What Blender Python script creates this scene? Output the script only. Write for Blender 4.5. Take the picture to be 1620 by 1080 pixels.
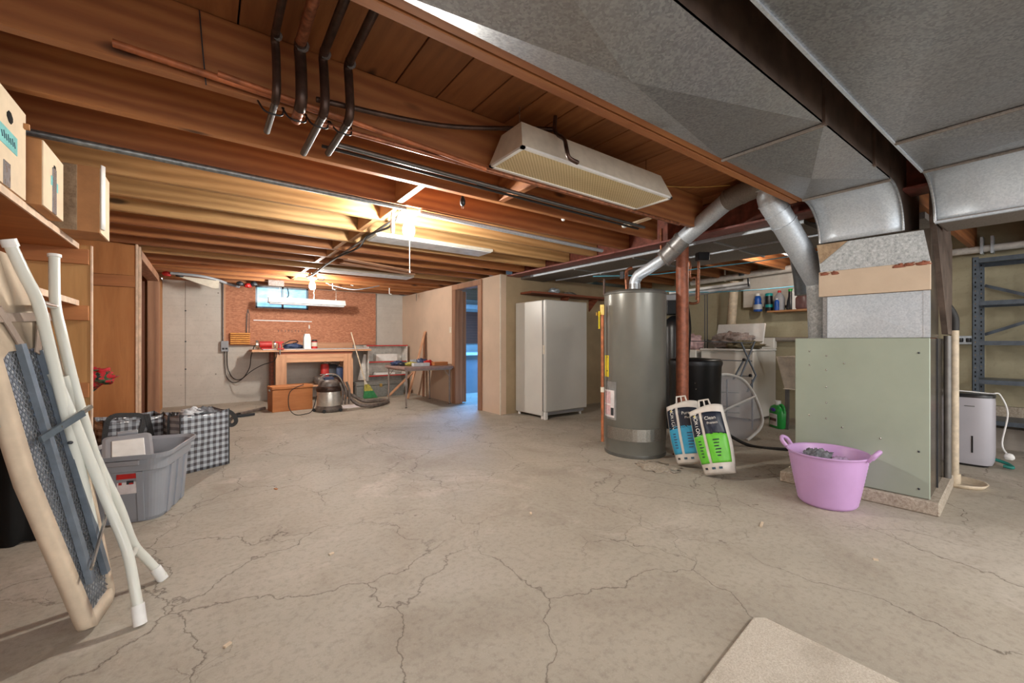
import bpy, math, random
from mathutils import Vector, Matrix, noise
random.seed(7)
C = bpy.context.scene.collection
sc = bpy.context.scene
for o in list(bpy.data.objects): bpy.data.objects.remove(o)

# ------------------------------------------------------------------ camera
FX, FY = .5890, .8081
cam = bpy.data.cameras.new('camera'); cam.sensor_width = 36; cam.lens = 36*664/1620; cam.clip_start = .02
co = bpy.data.objects.new('camera', cam); C.objects.link(co)
co.location = (0, 0, 1.05)
co.rotation_euler = (math.pi/2, 0, math.atan2(FY, FX)-math.pi/2)
sc.camera = co
# ------------------------------------------------------------------ world / light / exposure
sc.view_settings.view_transform = 'Standard'; sc.view_settings.look = 'None'
sc.view_settings.exposure = 1.05; sc.view_settings.gamma = 1; sc.view_settings.use_curve_mapping = False
w = bpy.data.worlds.new('world'); sc.world = w; w.use_nodes = True
w.node_tree.nodes['Background'].inputs[0].default_value = (1.0, .985, .96, 1)
w.node_tree.nodes['Background'].inputs[1].default_value = 1.3
def lamp(name, kind, loc, power, col, size=.05, rot=None, sy=None):
    l = bpy.data.lights.new(name, kind); l.energy = power; l.color = col
    if kind == 'AREA':
        l.size = size
        if sy: l.shape = 'RECTANGLE'; l.size_y = sy
    else: l.shadow_soft_size = size
    o = bpy.data.objects.new(name, l); C.objects.link(o); o.location = loc
    if rot: o.rotation_euler = rot
    return o
WARM = (1, .93, .82)
BULB_GLOW = 500   # the two bare bulbs are real glowing bulbs (see bare_bulb)
# two unseen area lamps added behind the camera as soft fill
lamp('rear_fill_light', 'AREA', (-.3, -1.5, 1.98), 19, (1, .97, .93), 1.3, (math.radians(25), 0, 0), .4)
lamp('rear_fill_light', 'AREA', (2.8, -1.6, 1.98), 25, (1, .97, .93), 1.3, (math.radians(25), 0, 0), .4)
lamp('laundry_fill_light', 'POINT', (5.3, 2.0, 2.02), 11, WARM, .045)  # unseen point lamp added to brighten the laundry corner
lamp('side_room_light', 'AREA', (4.3, 6.9, 2.0), 60, (.12, .42, 1), .6)

# ------------------------------------------------------------------ materials
def lin(c):
    return tuple(((x/255)/12.92 if x/255 <= .04045 else ((x/255+.055)/1.055)**2.4) for x in c)+(1,)
class NT:
    def __init__(s, name):
        s.m = bpy.data.materials.new(name); s.m.use_nodes = True; s.t = s.m.node_tree; s.b = s.t.nodes['Principled BSDF']
    def n(s, typ, **k):
        x = s.t.nodes.new(typ)
        for a, v in k.items(): setattr(x, a, v)
        return x
    def l(s, a, b): s.t.links.new(a, b)
    def coord(s, scale=(1,1,1), kind='Object', rnd=True, rot=(0,0,0)):
        tc = s.n('ShaderNodeTexCoord'); mp = s.n('ShaderNodeMapping'); mp.inputs['Scale'].default_value = scale; mp.inputs['Rotation'].default_value = rot
        out = tc.outputs[kind]
        if rnd:
            oi = s.n('ShaderNodeObjectInfo'); mu = s.n('ShaderNodeVectorMath', operation='SCALE'); mu.inputs[0].default_value = (37, 53, 71)
            s.l(oi.outputs['Random'], mu.inputs['Scale']); ad = s.n('ShaderNodeVectorMath', operation='ADD')
            s.l(out, ad.inputs[0]); s.l(mu.outputs[0], ad.inputs[1]); out = ad.outputs[0]
        s.l(out, mp.inputs[0]); return mp.outputs[0]
    def noise(s, vec, scale, detail=4, rough=.6, dist=0):
        x = s.n('ShaderNodeTexNoise'); x.inputs['Scale'].default_value = scale; x.inputs['Detail'].default_value = detail
        x.inputs['Roughness'].default_value = rough; x.inputs['Distortion'].default_value = dist; s.l(vec, x.inputs['Vector']); return x.outputs[0]
    def ramp(s, fac, stops):
        r = s.n('ShaderNodeValToRGB'); e = r.color_ramp.elements
        while len(e) < len(stops): e.new(.5)
        for i, (p, c) in enumerate(stops): e[i].position = p; e[i].color = c if len(c) == 4 else lin(c)
        s.l(fac, r.inputs[0]); return r.outputs[0]
    def mix(s, a, b, f, mode='MIX'):
        x = s.n('ShaderNodeMix', data_type='RGBA', blend_type=mode)
        for v, i in ((a, 6), (b, 7)):
            if isinstance(v, (tuple, list)): x.inputs[i].default_value = v if len(v) == 4 else lin(v)
            else: s.l(v, x.inputs[i])
        if isinstance(f, (int, float)): x.inputs[0].default_value = f
        else: s.l(f, x.inputs[0])
        return x.outputs[2]
    def math(s, op, a, b=None):
        x = s.n('ShaderNodeMath', operation=op)
        for v, i in ((a, 0), (b, 1)):
            if v is None: continue
            if isinstance(v, (int, float)): x.inputs[i].default_value = v
            else: s.l(v, x.inputs[i])
        return x.outputs[0]
    def bump(s, h, strength, dist=.01):
        x = s.n('ShaderNodeBump'); x.inputs['Strength'].default_value = strength; x.inputs['Distance'].default_value = dist
        s.l(h, x.inputs['Height']); s.l(x.outputs[0], s.b.inputs['Normal'])
    def out(s, col, rough=.6, metal=0, **k):
        if isinstance(col, tuple): s.b.inputs['Base Color'].default_value = col if len(col) == 4 else lin(col)
        else: s.l(col, s.b.inputs['Base Color'])
        if isinstance(rough, (int, float)): s.b.inputs['Roughness'].default_value = rough
        else: s.l(rough, s.b.inputs['Roughness'])
        s.b.inputs['Metallic'].default_value = metal
        for a, v in k.items(): s.b.inputs[a.replace('_', ' ')].default_value = v
        return s.m
def plain(name, col, rough=.5, metal=0, var=.12, scale=14, bump=.05, **k):
    t = NT(name); v = t.coord(); n = t.noise(v, scale, 5)
    c2 = tuple(max(0, int(x*(1-var))) for x in col)
    c3 = tuple(min(255, int(x*(1+var*.5))) for x in col)
    if bump: t.bump(n, bump, .004)
    return t.out(t.ramp(n, [(.3, c2), (.7, c3)]), rough, metal, **k)
def wood(name, c1, c2, axis='X', knots=True, rough=.62, f=1.0, tint=.25, wm=.55):
    t = NT(name); s = {'X': (1.1, 9, 9), 'Y': (9, 1.1, 9), 'Z': (9, 9, 1.1)}[axis]
    v = t.coord(tuple(q*f for q in s))
    g = t.noise(v, 2.2, 6, .65, .6)
    g2 = t.noise(t.coord(tuple(q*f*4 for q in s)), 3, 3, .6)
    wv = t.n('ShaderNodeTexWave', wave_type='BANDS', bands_direction={'X': 'Z', 'Y': 'X', 'Z': 'X'}[axis]); wv.inputs['Scale'].default_value = .55; wv.inputs['Distortion'].default_value = 9
    wv.inputs['Detail'].default_value = 3; wv.inputs['Detail Scale'].default_value = .8; t.l(v, wv.inputs['Vector'])
    a = t.mix(t.ramp(g, [(.3, c1), (.7, c2)]), t.ramp(wv.outputs[0], [(.0, tuple(int(x*.86) for x in c1)), (.25, c1), (1, c2)]), wm)
    dark = tuple(int(x*.72) for x in c1)
    a = t.mix(a, dark, t.math('MULTIPLY', t.math('SUBTRACT', g2, .5), .7))
    oi = t.n('ShaderNodeObjectInfo')
    a = t.mix(a, tuple(int(x*.78) for x in c1), t.math('MULTIPLY', oi.outputs['Random'], tint*2))
    if knots:
        vo = t.n('ShaderNodeTexVoronoi'); vo.inputs['Scale'].default_value = 1.0
        t.l(t.coord({'X': (1.6, 5, 5), 'Y': (5, 1.6, 5), 'Z': (5, 5, 1.6)}[axis]), vo.inputs['Vector'])
        a = t.mix(a, tuple(int(x*.5) for x in c1), t.ramp(vo.outputs['Distance'], [(.06, (255, 255, 255)), (.13, (0, 0, 0))]))
    t.bump(g2, .12, .003)
    return t.out(a, rough)
def galv(name, c1=(140, 146, 148), c2=(176, 182, 184), rough=.42, metal=.75, scale=45, dust=.35):
    t = NT(name); v = t.coord(rnd=True)
    vo = t.n('ShaderNodeTexVoronoi'); vo.inputs['Scale'].default_value = scale*3; t.l(v, vo.inputs['Vector'])
    sp = t.n('ShaderNodeSeparateColor'); t.l(vo.outputs['Color'], sp.inputs[0])
    n = t.noise(v, 1.6, 6, .55)
    a = t.ramp(t.math('ADD', t.math('MULTIPLY', sp.outputs[0], .45), t.math('MULTIPLY', n, .55)), [(.25, c1), (.75, c2)])
    a = t.mix(a, (128, 116, 104), t.math('MULTIPLY', t.ramp(n, [(.42, (0, 0, 0)), (.68, (255, 255, 255))]), dust))
    t.bump(n, .06, .01)
    return t.out(a, t.math('ADD', t.math('MULTIPLY', sp.outputs[1], .10), rough), metal)
def glow(name, col, st):
    t = NT(name); t.out(col, .4); t.b.inputs['Emission Color'].default_value = lin(col) if len(col) == 3 else col; t.b.inputs['Emission Strength'].default_value = st; return t.m

def concrete_floor():
    t = NT('concrete_floor'); tc = t.n('ShaderNodeNewGeometry').outputs['Position']
    big = t.noise(tc, .55, 6, .62, .8); mid = t.noise(tc, 2.2, 8, .65, .6); fine = t.noise(tc, 34, 6, .7); xs = t.noise(tc, 160, 3, .7)
    a = t.ramp(big, [(.3, (160, 152, 139)), (.5, (176, 168, 154)), (.72, (188, 180, 168))])
    a = t.mix(a, (134, 118, 104), t.math('MULTIPLY', t.ramp(mid, [(.5, (0, 0, 0)), (.78, (255, 255, 255))]), .5))
    a = t.mix(a, (218, 208, 198), t.math('MULTIPLY', t.ramp(t.noise(tc, 1.1, 9, .72, 1.3), [(.55, (0, 0, 0)), (.72, (255, 255, 255))]), .5))
    a = t.mix(a, (120, 108, 96), t.math('MULTIPLY', t.ramp(fine, [(.48, (0, 0, 0)), (.8, (255, 255, 255))]), .6))
    a = t.mix(a, (205, 196, 184), t.math('MULTIPLY', t.ramp(xs, [(.55, (0, 0, 0)), (.75, (255, 255, 255))]), .4))
    # small dark spots and chips
    vs = t.n('ShaderNodeTexVoronoi'); vs.inputs['Scale'].default_value = 2.6; t.l(tc, vs.inputs['Vector'])
    a = t.mix(a, (84, 76, 68), t.ramp(vs.outputs['Distance'], [(.022, (200, 200, 200)), (.034, (0, 0, 0))]))
    # cracks
    dn = t.n('ShaderNodeTexNoise'); dn.inputs['Scale'].default_value = 3.2; dn.inputs['Detail'].default_value = 8; dn.inputs['Roughness'].default_value = .56; t.l(tc, dn.inputs['Vector'])
    sb = t.n('ShaderNodeVectorMath', operation='SUBTRACT'); t.l(dn.outputs['Color'], sb.inputs[0]); sb.inputs[1].default_value = (.5, .5, .5)
    sl = t.n('ShaderNodeVectorMath', operation='SCALE'); t.l(sb.outputs[0], sl.inputs[0]); sl.inputs['Scale'].default_value = .30
    ad = t.n('ShaderNodeVectorMath', operation='ADD'); t.l(tc, ad.inputs[0]); t.l(sl.outputs[0], ad.inputs[1])
    hs = None
    for scl, wd, ms, lo in ((1.45, .0032, .7, .44), (2.9, .0036, 1.1, .57)):
        vo = t.n('ShaderNodeTexVoronoi', feature='DISTANCE_TO_EDGE'); vo.inputs['Scale'].default_value = scl; t.l(ad.outputs[0], vo.inputs['Vector'])
        k = t.ramp(vo.outputs['Distance'], [(wd*.4, (255, 255, 255)), (wd*1.6, (0, 0, 0))])
        mk = t.ramp(t.noise(tc, ms, 3, .5), [(lo-.05, (0, 0, 0)), (lo+.04, (255, 255, 255))])
        k = t.math('MULTIPLY', k, mk)
        a = t.mix(a, (84, 72, 60), t.math('MULTIPLY', k, .7)); hs = k if hs is None else t.math('MAXIMUM', hs, k)
    t.bump(t.math('SUBTRACT', t.math('ADD', t.math('MULTIPLY', mid, .6), t.math('MULTIPLY', fine, .18)), t.math('MULTIPLY', hs, .5)), .35, .012)
    return t.out(a, t.ramp(mid, [(.3, (205, 205, 205)), (.7, (232, 232, 232))]))
def concrete_wall(name, c1, c2, seam=True):
    t = NT(name); tc = t.n('ShaderNodeNewGeometry').outputs['Position']
    n = t.noise(tc, 1.3, 8, .65, .4); f = t.noise(tc, 26, 6, .7)
    a = t.ramp(n, [(.3, c1), (.7, c2)])
    a = t.mix(a, tuple(int(x*.7) for x in c1), t.math('MULTIPLY', t.ramp(f, [(.55, (0, 0, 0)), (.85, (255, 255, 255))]), .5))
    vs = t.n('ShaderNodeTexVoronoi'); vs.inputs['Scale'].default_value = 3.4; t.l(tc, vs.inputs['Vector'])
    a = t.mix(a, (70, 62, 52), t.ramp(vs.outputs['Distance'], [(.03, (220, 220, 220)), (.05, (0, 0, 0))]))
    mp = t.n('ShaderNodeMapping'); mp.inputs['Scale'].default_value = (.4, .4, 14); t.l(tc, mp.inputs[0])
    h = t.noise(mp.outputs[0], 1.2, 4)
    a = t.mix(a, tuple(int(x*.82) for x in c1), t.math('MULTIPLY', t.ramp(h, [(.5, (0, 0, 0)), (.7, (255, 255, 255))]), .15))
    t.bump(t.math('ADD', f, t.math('MULTIPLY', h, .3)), .2, .006)
    return t.out(a, .85)
def checked():
    t = NT('checked_plastic'); tc = t.n('ShaderNodeTexCoord'); sp = t.n('ShaderNodeSeparateXYZ'); t.l(tc.outputs['Object'], sp.inputs[0])
    def band(v, k): return t.math('LESS_THAN', t.math('FRACT', t.math('MULTIPLY', v, k)), .5)
    u = band(t.math('ADD', sp.outputs[0], t.math('MULTIPLY', sp.outputs[1], .55)), 19); v = band(sp.outputs[2], 20)
    a = t.mix((176, 184, 192), (130, 134, 142), t.math('MAXIMUM', u, v))
    a = t.mix(a, (76, 74, 78), t.math('MULTIPLY', u, v))
    t.bump(t.noise(t.coord(), 9, 3), .5, .02)
    return t.out(a, .22)
def osb():
    t = NT('strand_board'); v = t.coord(); vo = t.n('ShaderNodeTexVoronoi'); vo.inputs['Scale'].default_value = 30; t.l(t.coord((1, 1, 2.2)), vo.inputs['Vector'])
    sp = t.n('ShaderNodeSeparateColor'); t.l(vo.outputs['Color'], sp.inputs[0])
    a = t.ramp(t.math('ADD', t.math('MULTIPLY', sp.outputs[0], .55), t.math('MULTIPLY', t.noise(v, 20, 5), .45)), [(.15, (160, 104, 78)), (.5, (182, 122, 92)), (.85, (198, 140, 108))])
    return t.out(a, .8)
def speckle(name, a1, a2, sc_=120, rough=.9, b=.5):
    t = NT(name); n = t.noise(t.coord(), sc_, 4, .8); t.bump(n, b, .006); m = t.noise(t.coord(), 5, 4)
    a = t.mix(t.ramp(n, [(.3, a1), (.7, a2)]), tuple(int(x*.85) for x in a1), t.math('MULTIPLY', t.ramp(m, [(.5, (0, 0, 0)), (.75, (255, 255, 255))]), .4))
    return t.out(a, rough)
def fabric_red():
    t = NT('red_floral_fabric'); v = t.coord(); n = t.noise(v, 13, 2, .5, 1.5)
    a = t.ramp(n, [(.36, (22, 26, 26)), (.44, (60, 92, 60)), (.5, (176, 28, 40)), (.72, (205, 44, 54))]); t.bump(t.noise(v, 12, 3), .6, .02); return t.out(a, .8)

M = dict(
 floor=concrete_floor(), wall_c=concrete_wall('wall_concrete', (184, 178, 170), (206, 200, 192)),
 wall_o=concrete_wall('wall_concrete_painted', (158, 150, 124), (182, 174, 148)), wall_g=concrete_wall('wall_concrete_grey', (128, 120, 112), (156, 148, 140)),
 dry=plain('drywall', (205, 180, 158), .8, var=.05, scale=2), dry2=plain('drywall_back', (168, 148, 118), .8, var=.08, scale=3),
 joist=wood('joist_wood', (148, 86, 48), (194, 132, 78), 'X'), joist_lit=wood('joist_wood_lit', (172, 126, 76), (216, 174, 120), 'X', tint=.12),
 plank=wood('plank_wood', (134, 84, 48), (172, 114, 68), 'Y', tint=.35, wm=.22), weath=wood('weathered_block', (118, 96, 66), (152, 128, 92), 'Z'), brd=plain('blue_grey_duct', (128, 138, 146), .45, .2), lum_y=wood('lumber_y', (178, 124, 78), (216, 168, 118), 'Y'),
 lum_x=wood('lumber_x', (202, 148, 112), (230, 180, 142), 'X', wm=.3), lum_z=wood('lumber_z', (202, 148, 112), (230, 180, 142), 'Z', wm=.3),
 ply=wood('plywood_z', (172, 110, 60), (200, 140, 84), 'Z', knots=False, f=.4, tint=.05, wm=.18), plyl=wood('plywood_light', (178, 132, 78), (206, 160, 104), 'Z', knots=False, f=.4, tint=.05, wm=.18),
 plyx=wood('plywood_x', (164, 104, 62), (192, 130, 80), 'X', knots=False, f=.5, tint=.05, wm=.2), cream=plain('planed_edge', (226, 198, 172), .7),
 door=wood('door_wood', (112, 66, 44), (140, 88, 60), 'Z', knots=False), casing=wood('casing_wood', (148, 104, 78), (178, 132, 102), 'Z', knots=False, f=.7, tint=.05),
 galv=galv('galvanised', (138, 142, 146), (172, 176, 180), .36, .75), galv_d=galv('galvanised_dull', (112, 105, 100), (136, 132, 128), .6, .35, 60, .5), galv_b=galv('galvanised_bright', (186, 197, 208), (208, 217, 226), .42, .5, 40, .1),
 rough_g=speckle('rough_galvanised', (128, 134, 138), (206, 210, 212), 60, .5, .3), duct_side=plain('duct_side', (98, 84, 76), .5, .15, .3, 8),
 steel=plain('red_oxide_steel', (126, 70, 56), .55, .1, .25, 20), flange=plain('red_oxide_flange', (140, 84, 78), .5, .1, .2, 20),
 column=plain('column_paint', (148, 86, 62), .5, 0, .22, 25, .2), copper=plain('copper', (156, 100, 74), .4, .5, .35, 30), copper_d=plain('old_copper', (74, 56, 48), .42, .55, .35, 18), copper_o=plain('copper_orange', (176, 104, 66), .5, .25, .25),
 steelpipe=plain('steel_pipe', (104, 104, 104), .35, .7), conduit=plain('galvanised_conduit', (140, 148, 152), .4, .7, .2, 40), pvc=plain('white_pvc', (214, 210, 204), .4), pvc_y=plain('aged_pvc', (206, 190, 166), .5, 0, .12, 20),
 white=plain('white_enamel', (224, 222, 216), .32, 0, .03, 3, 0), white2=plain('white_plastic', (232, 232, 230), .4, 0, .04), offw=plain('off_white', (214, 206, 190), .6, 0, .06),
 fridge=plain('freezer_enamel', (208, 206, 200), .3, 0, .03, 2, 0), fridge_d=plain('freezer_door', (196, 196, 192), .3, 0, .03, 2, 0), gasket=plain('grey_gasket', (110, 110, 108), .6),
 heater=plain('heater_grey', (122, 122, 116), .28, .25, .05, 3, 0), heater_t=plain('heater_trim', (98, 98, 94), .4, .2), yellow=plain('yellow_label', (230, 208, 30), .5), paper=plain('paper', (228, 222, 224), .6), pinkp=plain('pink_paper', (222, 190, 196), .6, 0, .1, 60),
 foilp=plain('clear_pouch', (150, 152, 152), .15, .3), plate=galv('brushed_plate', (140, 138, 132), (172, 170, 164), .3, .8, 80, .1),
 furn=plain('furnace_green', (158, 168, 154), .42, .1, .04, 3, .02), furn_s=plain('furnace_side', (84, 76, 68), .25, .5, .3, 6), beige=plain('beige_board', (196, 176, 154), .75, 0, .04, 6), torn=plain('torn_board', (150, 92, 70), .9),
 black=plain('black_plastic', (26, 27, 30), .35, 0, .2), black_r=plain('black_rubber', (34, 33, 33), .6), black_c=plain('black_cloth', (14, 14, 15), .95, 0, .3), dark=plain('dark_metal', (58, 62, 68), .4, .3), darkhole=plain('dark_hollow', (12, 11, 10), 1),
 rack=plain('blue_grey_steel', (92, 102, 114), .4, .45, .12, 20), purple=plain('lilac_plastic', (196, 156, 206), .42, 0, .05, 3, .02), lav=plain('lavender_cloth', (176, 150, 184), .8), greyc=plain('grey_cloth', (120, 122, 128), .85, 0, .4, 30), beigec=speckle('taupe_cloth', (120, 108, 104), (176, 162, 156), 40),
 camo=speckle('olive_cloth', (84, 76, 58), (150, 140, 112), 14), pinkc=plain('pink_cloth', (196, 166, 168), .85), hump=plain('plastic_grey', (150, 152, 158), .45, 0, .05, 3, .03), hump_l=plain('plastic_light', (206, 208, 212), .4), humid=plain('silver_plastic', (176, 174, 182), .4, .1, .03, 3, 0),
 redl=plain('red_print', (196, 40, 38), .5), red=plain('red_paint', (190, 48, 44), .5), orange=plain('orange_tape', (238, 74, 44), .5), tote=plain('tote_grey', (150, 154, 162), .42, 0, .05, 2, .03),
 check=checked(), strap=speckle('woven_strap', (22, 22, 24), (64, 64, 66), 150, .5), board=plain('cotton_cover', (206, 188, 166), .9, 0, .08, 9, .3), board_s=plain('cover_strap', (150, 134, 122), .9),
 tube=plain('white_tube', (218, 220, 212), .28, 0, .03, 3, 0), bluegrey=plain('blue_grey_metal', (104, 116, 126), .4, .4), silver=plain('silver_mesh', (196, 198, 202), .4, .3, .3, 90), railm=plain('blue_grey_rail', (112, 122, 134), .4, .2), wire=plain('mesh_wire', (128, 132, 138), .4, .3),
 card=plain('cardboard', (184, 134, 90), .85, 0, .08, 12), card_l=plain('white_cardboard', (226, 206, 178), .85, 0, .05, 8), tape=speckle('mottled_tape', (132, 110, 86), (184, 160, 130), 24, .4, .1), ducttape=plain('duct_tape', (156, 158, 166), .25, .5, .2, 30), teal=plain('teal_note', (120, 196, 196), .7), ink=plain('marker_ink', (60, 90, 110), .7),
 osb=osb(), yel=plain('yellow_plastic', (226, 160, 70), .5), crate=wood('orange_plywood', (190, 116, 64), (214, 144, 88), 'X', knots=False, wm=.15, f=.5), chrome=plain('chrome', (190, 186, 180), .22, .85, .1), vacg=plain('vac_grey', (112, 102, 96), .4, .1, .3, 20), vacb=plain('vac_band', (206, 200, 192), .3, .5), bluep=plain('blue_plastic', (60, 76, 112), .4),
 chest=speckle('grey_chest', (104, 106, 104), (140, 140, 136), 50, .7, .2), brass=plain('brass', (206, 170, 96), .35, .7), bgreen=plain('green_bristle', (60, 140, 86), .8, 0, .3, 60), byel=plain('straw_yellow', (178, 168, 80), .8, 0, .3, 60), handle=plain('pale_handle', (222, 202, 176), .5),
 tabletop=plain('mauve_table', (150, 124, 118), .5), tleg=plain('grey_leg', (150, 136, 128), .4, .3), wooddk=wood('dark_oak', (126, 66, 44), (158, 88, 60), 'X', knots=False), green=plain('green_plastic', (40, 160, 70), .3, 0, .05), dblue=plain('deep_blue', (28, 86, 176), .35), purp=plain('violet_label', (84, 60, 180), .5), tealp=plain('teal_plastic', (30, 160, 160), .35), brown=plain('brown_plastic', (92, 60, 58), .4),
 bagw=plain('white_bag', (216, 210, 202), .4, 0, .05, 12, .5), bagb=plain('blue_print', (60, 164, 206), .4, 0, .05, 10, .3), bagg=plain('green_print', (104, 196, 58), .4, 0, .05, 10, .3), bagn=plain('navy_print', (34, 40, 56), .4, 0, .1, 10, .3), rug=speckle('rug_pile', (196, 182, 162), (250, 242, 230), 200, 1, 1.0),
 cyan=plain('blue_line', (90, 170, 196), .6), sink=plain('sink_plastic', (206, 194, 178), .5), pegw=plain('white_laminate', (224, 220, 214), .5), lens=None, bulb=glow('bulb_glow', (255, 250, 240), BULB_GLOW), ceram=plain('porcelain', (230, 222, 205), .35), redf=fabric_red(), glassb=None, insul=plain('grey_metal_side', (120, 118, 116), .4, .5), tealh=plain('teal_hose', (30, 120, 110), .5), crackdirt=speckle('crumbled_concrete', (140, 126, 110), (200, 190, 174), 60))
def lens_mat():
    t = NT('prismatic_lens'); v = t.coord(rnd=False); ck = t.n('ShaderNodeTexChecker'); ck.inputs['Scale'].default_value = 95; t.l(v, ck.inputs[0])
    ck.inputs[1].default_value = lin((222, 204, 160)); ck.inputs[2].default_value = lin((186, 164, 118)); t.bump(ck.outputs[1], .6, .004); return t.out(ck.outputs[0], .35)
M['lens'] = lens_mat()
def pane_mat():
    t = NT('frosted_blue_pane'); v = t.coord((1, 1, 3)); n = t.noise(v, 6, 4)
    c = t.ramp(n, [(.3, (96, 160, 200)), (.7, (150, 204, 232))]); m = t.out(c, .3)
    t.l(c, t.b.inputs['Emission Color']); t.b.inputs['Emission Strength'].default_value = .8; return m
M['pane'] = pane_mat()
def mesh_cloth():
    t = NT('sheer_mesh'); t.out((200, 202, 212), .8); tr = t.n('ShaderNodeBsdfTransparent'); mx = t.n('ShaderNodeMixShader'); mx.inputs[0].default_value = .3
    o = t.t.nodes['Material Output']; t.l(tr.outputs[0], mx.inputs[1]); t.l(t.b.outputs[0], mx.inputs[2]); t.l(mx.outputs[0], o.inputs[0]); return t.m
M['sheer'] = mesh_cloth()

# ------------------------------------------------------------------ geometry helpers
class MB:
    def __init__(s, T=None): s.v = []; s.f = []; s.s = []; s.T = T
    def add(s, vs, fs, smooth=False):
        b = len(s.v)
        for p in vs:
            p = Vector(p); s.v.append(s.T @ p if s.T else p)
        for f in fs: s.f.append([b+i for i in f]); s.s.append(smooth)
        return s
    def box(s, a, b):
        x0, y0, z0 = a; x1, y1, z1 = b
        return s.add([(x0,y0,z0),(x1,y0,z0),(x1,y1,z0),(x0,y1,z0),(x0,y0,z1),(x1,y0,z1),(x1,y1,z1),(x0,y1,z1)], [(0,3,2,1),(4,5,6,7),(0,1,5,4),(1,2,6,5),(2,3,7,6),(3,0,4,7)])
    def obb(s, c, ax, ay, az):
        c, ax, ay, az = map(Vector, (c, ax, ay, az)); vs = []
        for k in (-1, 1):
            for i, j in ((-1,-1),(1,-1),(1,1),(-1,1)): vs.append(c+ax*i+ay*j+az*k)
        return s.add(vs, [(0,3,2,1),(4,5,6,7),(0,1,5,4),(1,2,6,5),(2,3,7,6),(3,0,4,7)])
    def bar(s, a, b, w, h, up=(0,0,1)):
        a = Vector(a); b = Vector(b); d = (b-a); L = d.length; d.normalize(); up = Vector(up)
        if abs(d.dot(up)) > .95: up = Vector((1,0,0))
        sd = d.cross(up).normalized(); u = sd.cross(d).normalized()
        return s.obb((a+b)/2, d*L/2, sd*w/2, u*h/2)
    def prism(s, poly, ext):
        n = len(poly); e = Vector(ext); P = [Vector(p) for p in poly]
        return s.add(P+[p+e for p in P], [list(range(n))[::-1], list(range(n, 2*n))]+[(i, (i+1) % n, n+(i+1) % n, n+i) for i in range(n)])
    def tube(s, pts, r, n=10, caps=True, closed=False):
        P = [Vector(p) for p in pts]; m = len(P); R = r if isinstance(r, (list, tuple)) else [r]*m
        tan = []
        for i in range(m):
            a = P[(i-1) % m] if closed or i else P[0]; b = P[(i+1) % m] if closed or i < m-1 else P[-1]
            tan.append((b-a).normalized())
        up = Vector((0,0,1)) if abs(tan[0].z) < .9 else Vector((1,0,0)); u = tan[0].cross(up).normalized(); vs = []
        for i in range(m):
            u = (u-tan[i]*u.dot(tan[i])).normalized(); w_ = tan[i].cross(u)
            for k in range(n):
                a = 2*math.pi*k/n; vs.append(P[i]+(u*math.cos(a)+w_*math.sin(a))*R[i])
        fs = []
        for i in range(m if closed else m-1):
            j = (i+1) % m
            for k in range(n): fs.append((i*n+k, i*n+(k+1) % n, j*n+(k+1) % n, j*n+k))
        s.add(vs, fs, True)
        if caps and not closed:
            s.add(vs[:n], [list(range(n))[::-1]]); s.add(vs[-n:], [list(range(n))])
        return s
    def lathe(s, c, prof, n=32, sx=1, sy=1, cap0=True, cap1=True, power=2):
        c = Vector(c); vs = []
        for r, z in prof:
            for k in range(n):
                a = 2*math.pi*k/n; ca, sa = math.cos(a), math.sin(a)
                q = (abs(ca)**power+abs(sa)**power)**(-1/power) if power != 2 else 1
                vs.append(c+Vector((ca*q*r*sx, sa*q*r*sy, z)))
        m = len(prof); s.add(vs, [(i*n+k, i*n+(k+1) % n, (i+1)*n+(k+1) % n, (i+1)*n+k) for i in range(m-1) for k in range(n)], True)
        if cap0: s.add(vs[:n], [list(range(n))[::-1]])
        if cap1: s.add(vs[-n:], [list(range(n))])
        return s
    def blob(s, c, r, seed=0, amp=.25, fr=2.2, n=14, flat=True):
        c = Vector(c); vs = []
        for i in range(n+1):
            th = math.pi*i/n
            for k in range(n*2):
                ph = math.pi*k/n; d = Vector((math.sin(th)*math.cos(ph), math.sin(th)*math.sin(ph), math.cos(th)))
                q = 1+amp*(noise.noise(d*fr+Vector((seed*7.3, seed, 0)))*1.2+noise.noise(d*fr*2.6+Vector((0, seed*3.1, seed)))*.7)
                p = Vector((d.x*r[0]*q, d.y*r[1]*q, d.z*r[2]*q))
                if flat: p.z = max(p.z, -r[2]*.82)
                vs.append(c+p)
        m = n*2
        return s.add(vs, [(i*m+k, (i+1)*m+k, (i+1)*m+(k+1) % m, i*m+(k+1) % m) for i in range(n) for k in range(m)], True)
    def sheet(s, f, nu, nv, thick=.004, smooth=True):
        P = [[Vector(f(i/nu, j/nv)) for j in range(nv+1)] for i in range(nu+1)]; vs = []; N = []
        for i in range(nu+1):
            for j in range(nv+1):
                a = P[min(i+1, nu)][j]-P[max(i-1, 0)][j]; b = P[i][min(j+1, nv)]-P[i][max(j-1, 0)]; q = a.cross(b)
                N.append(q.normalized() if q.length > 1e-12 else Vector((0, 0, 1))); vs.append(P[i][j])
        L = len(vs); W = nv+1; vs += [p-N[i]*thick for i, p in enumerate(vs)]
        fs = []
        for i in range(nu):
            for j in range(nv):
                a, b, c_, d = i*W+j, (i+1)*W+j, (i+1)*W+j+1, i*W+j+1; fs.append((a, b, c_, d)); fs.append((L+d, L+c_, L+b, L+a))
        for i in range(nu): fs.append((i*W, L+i*W, L+(i+1)*W, (i+1)*W)); fs.append((i*W+nv, (i+1)*W+nv, L+(i+1)*W+nv, L+i*W+nv))
        for j in range(nv): fs.append((j, j+1, L+j+1, L+j)); fs.append((nu*W+j, L+nu*W+j, L+nu*W+j+1, nu*W+j+1))
        return s.add(vs, fs, smooth)
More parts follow.
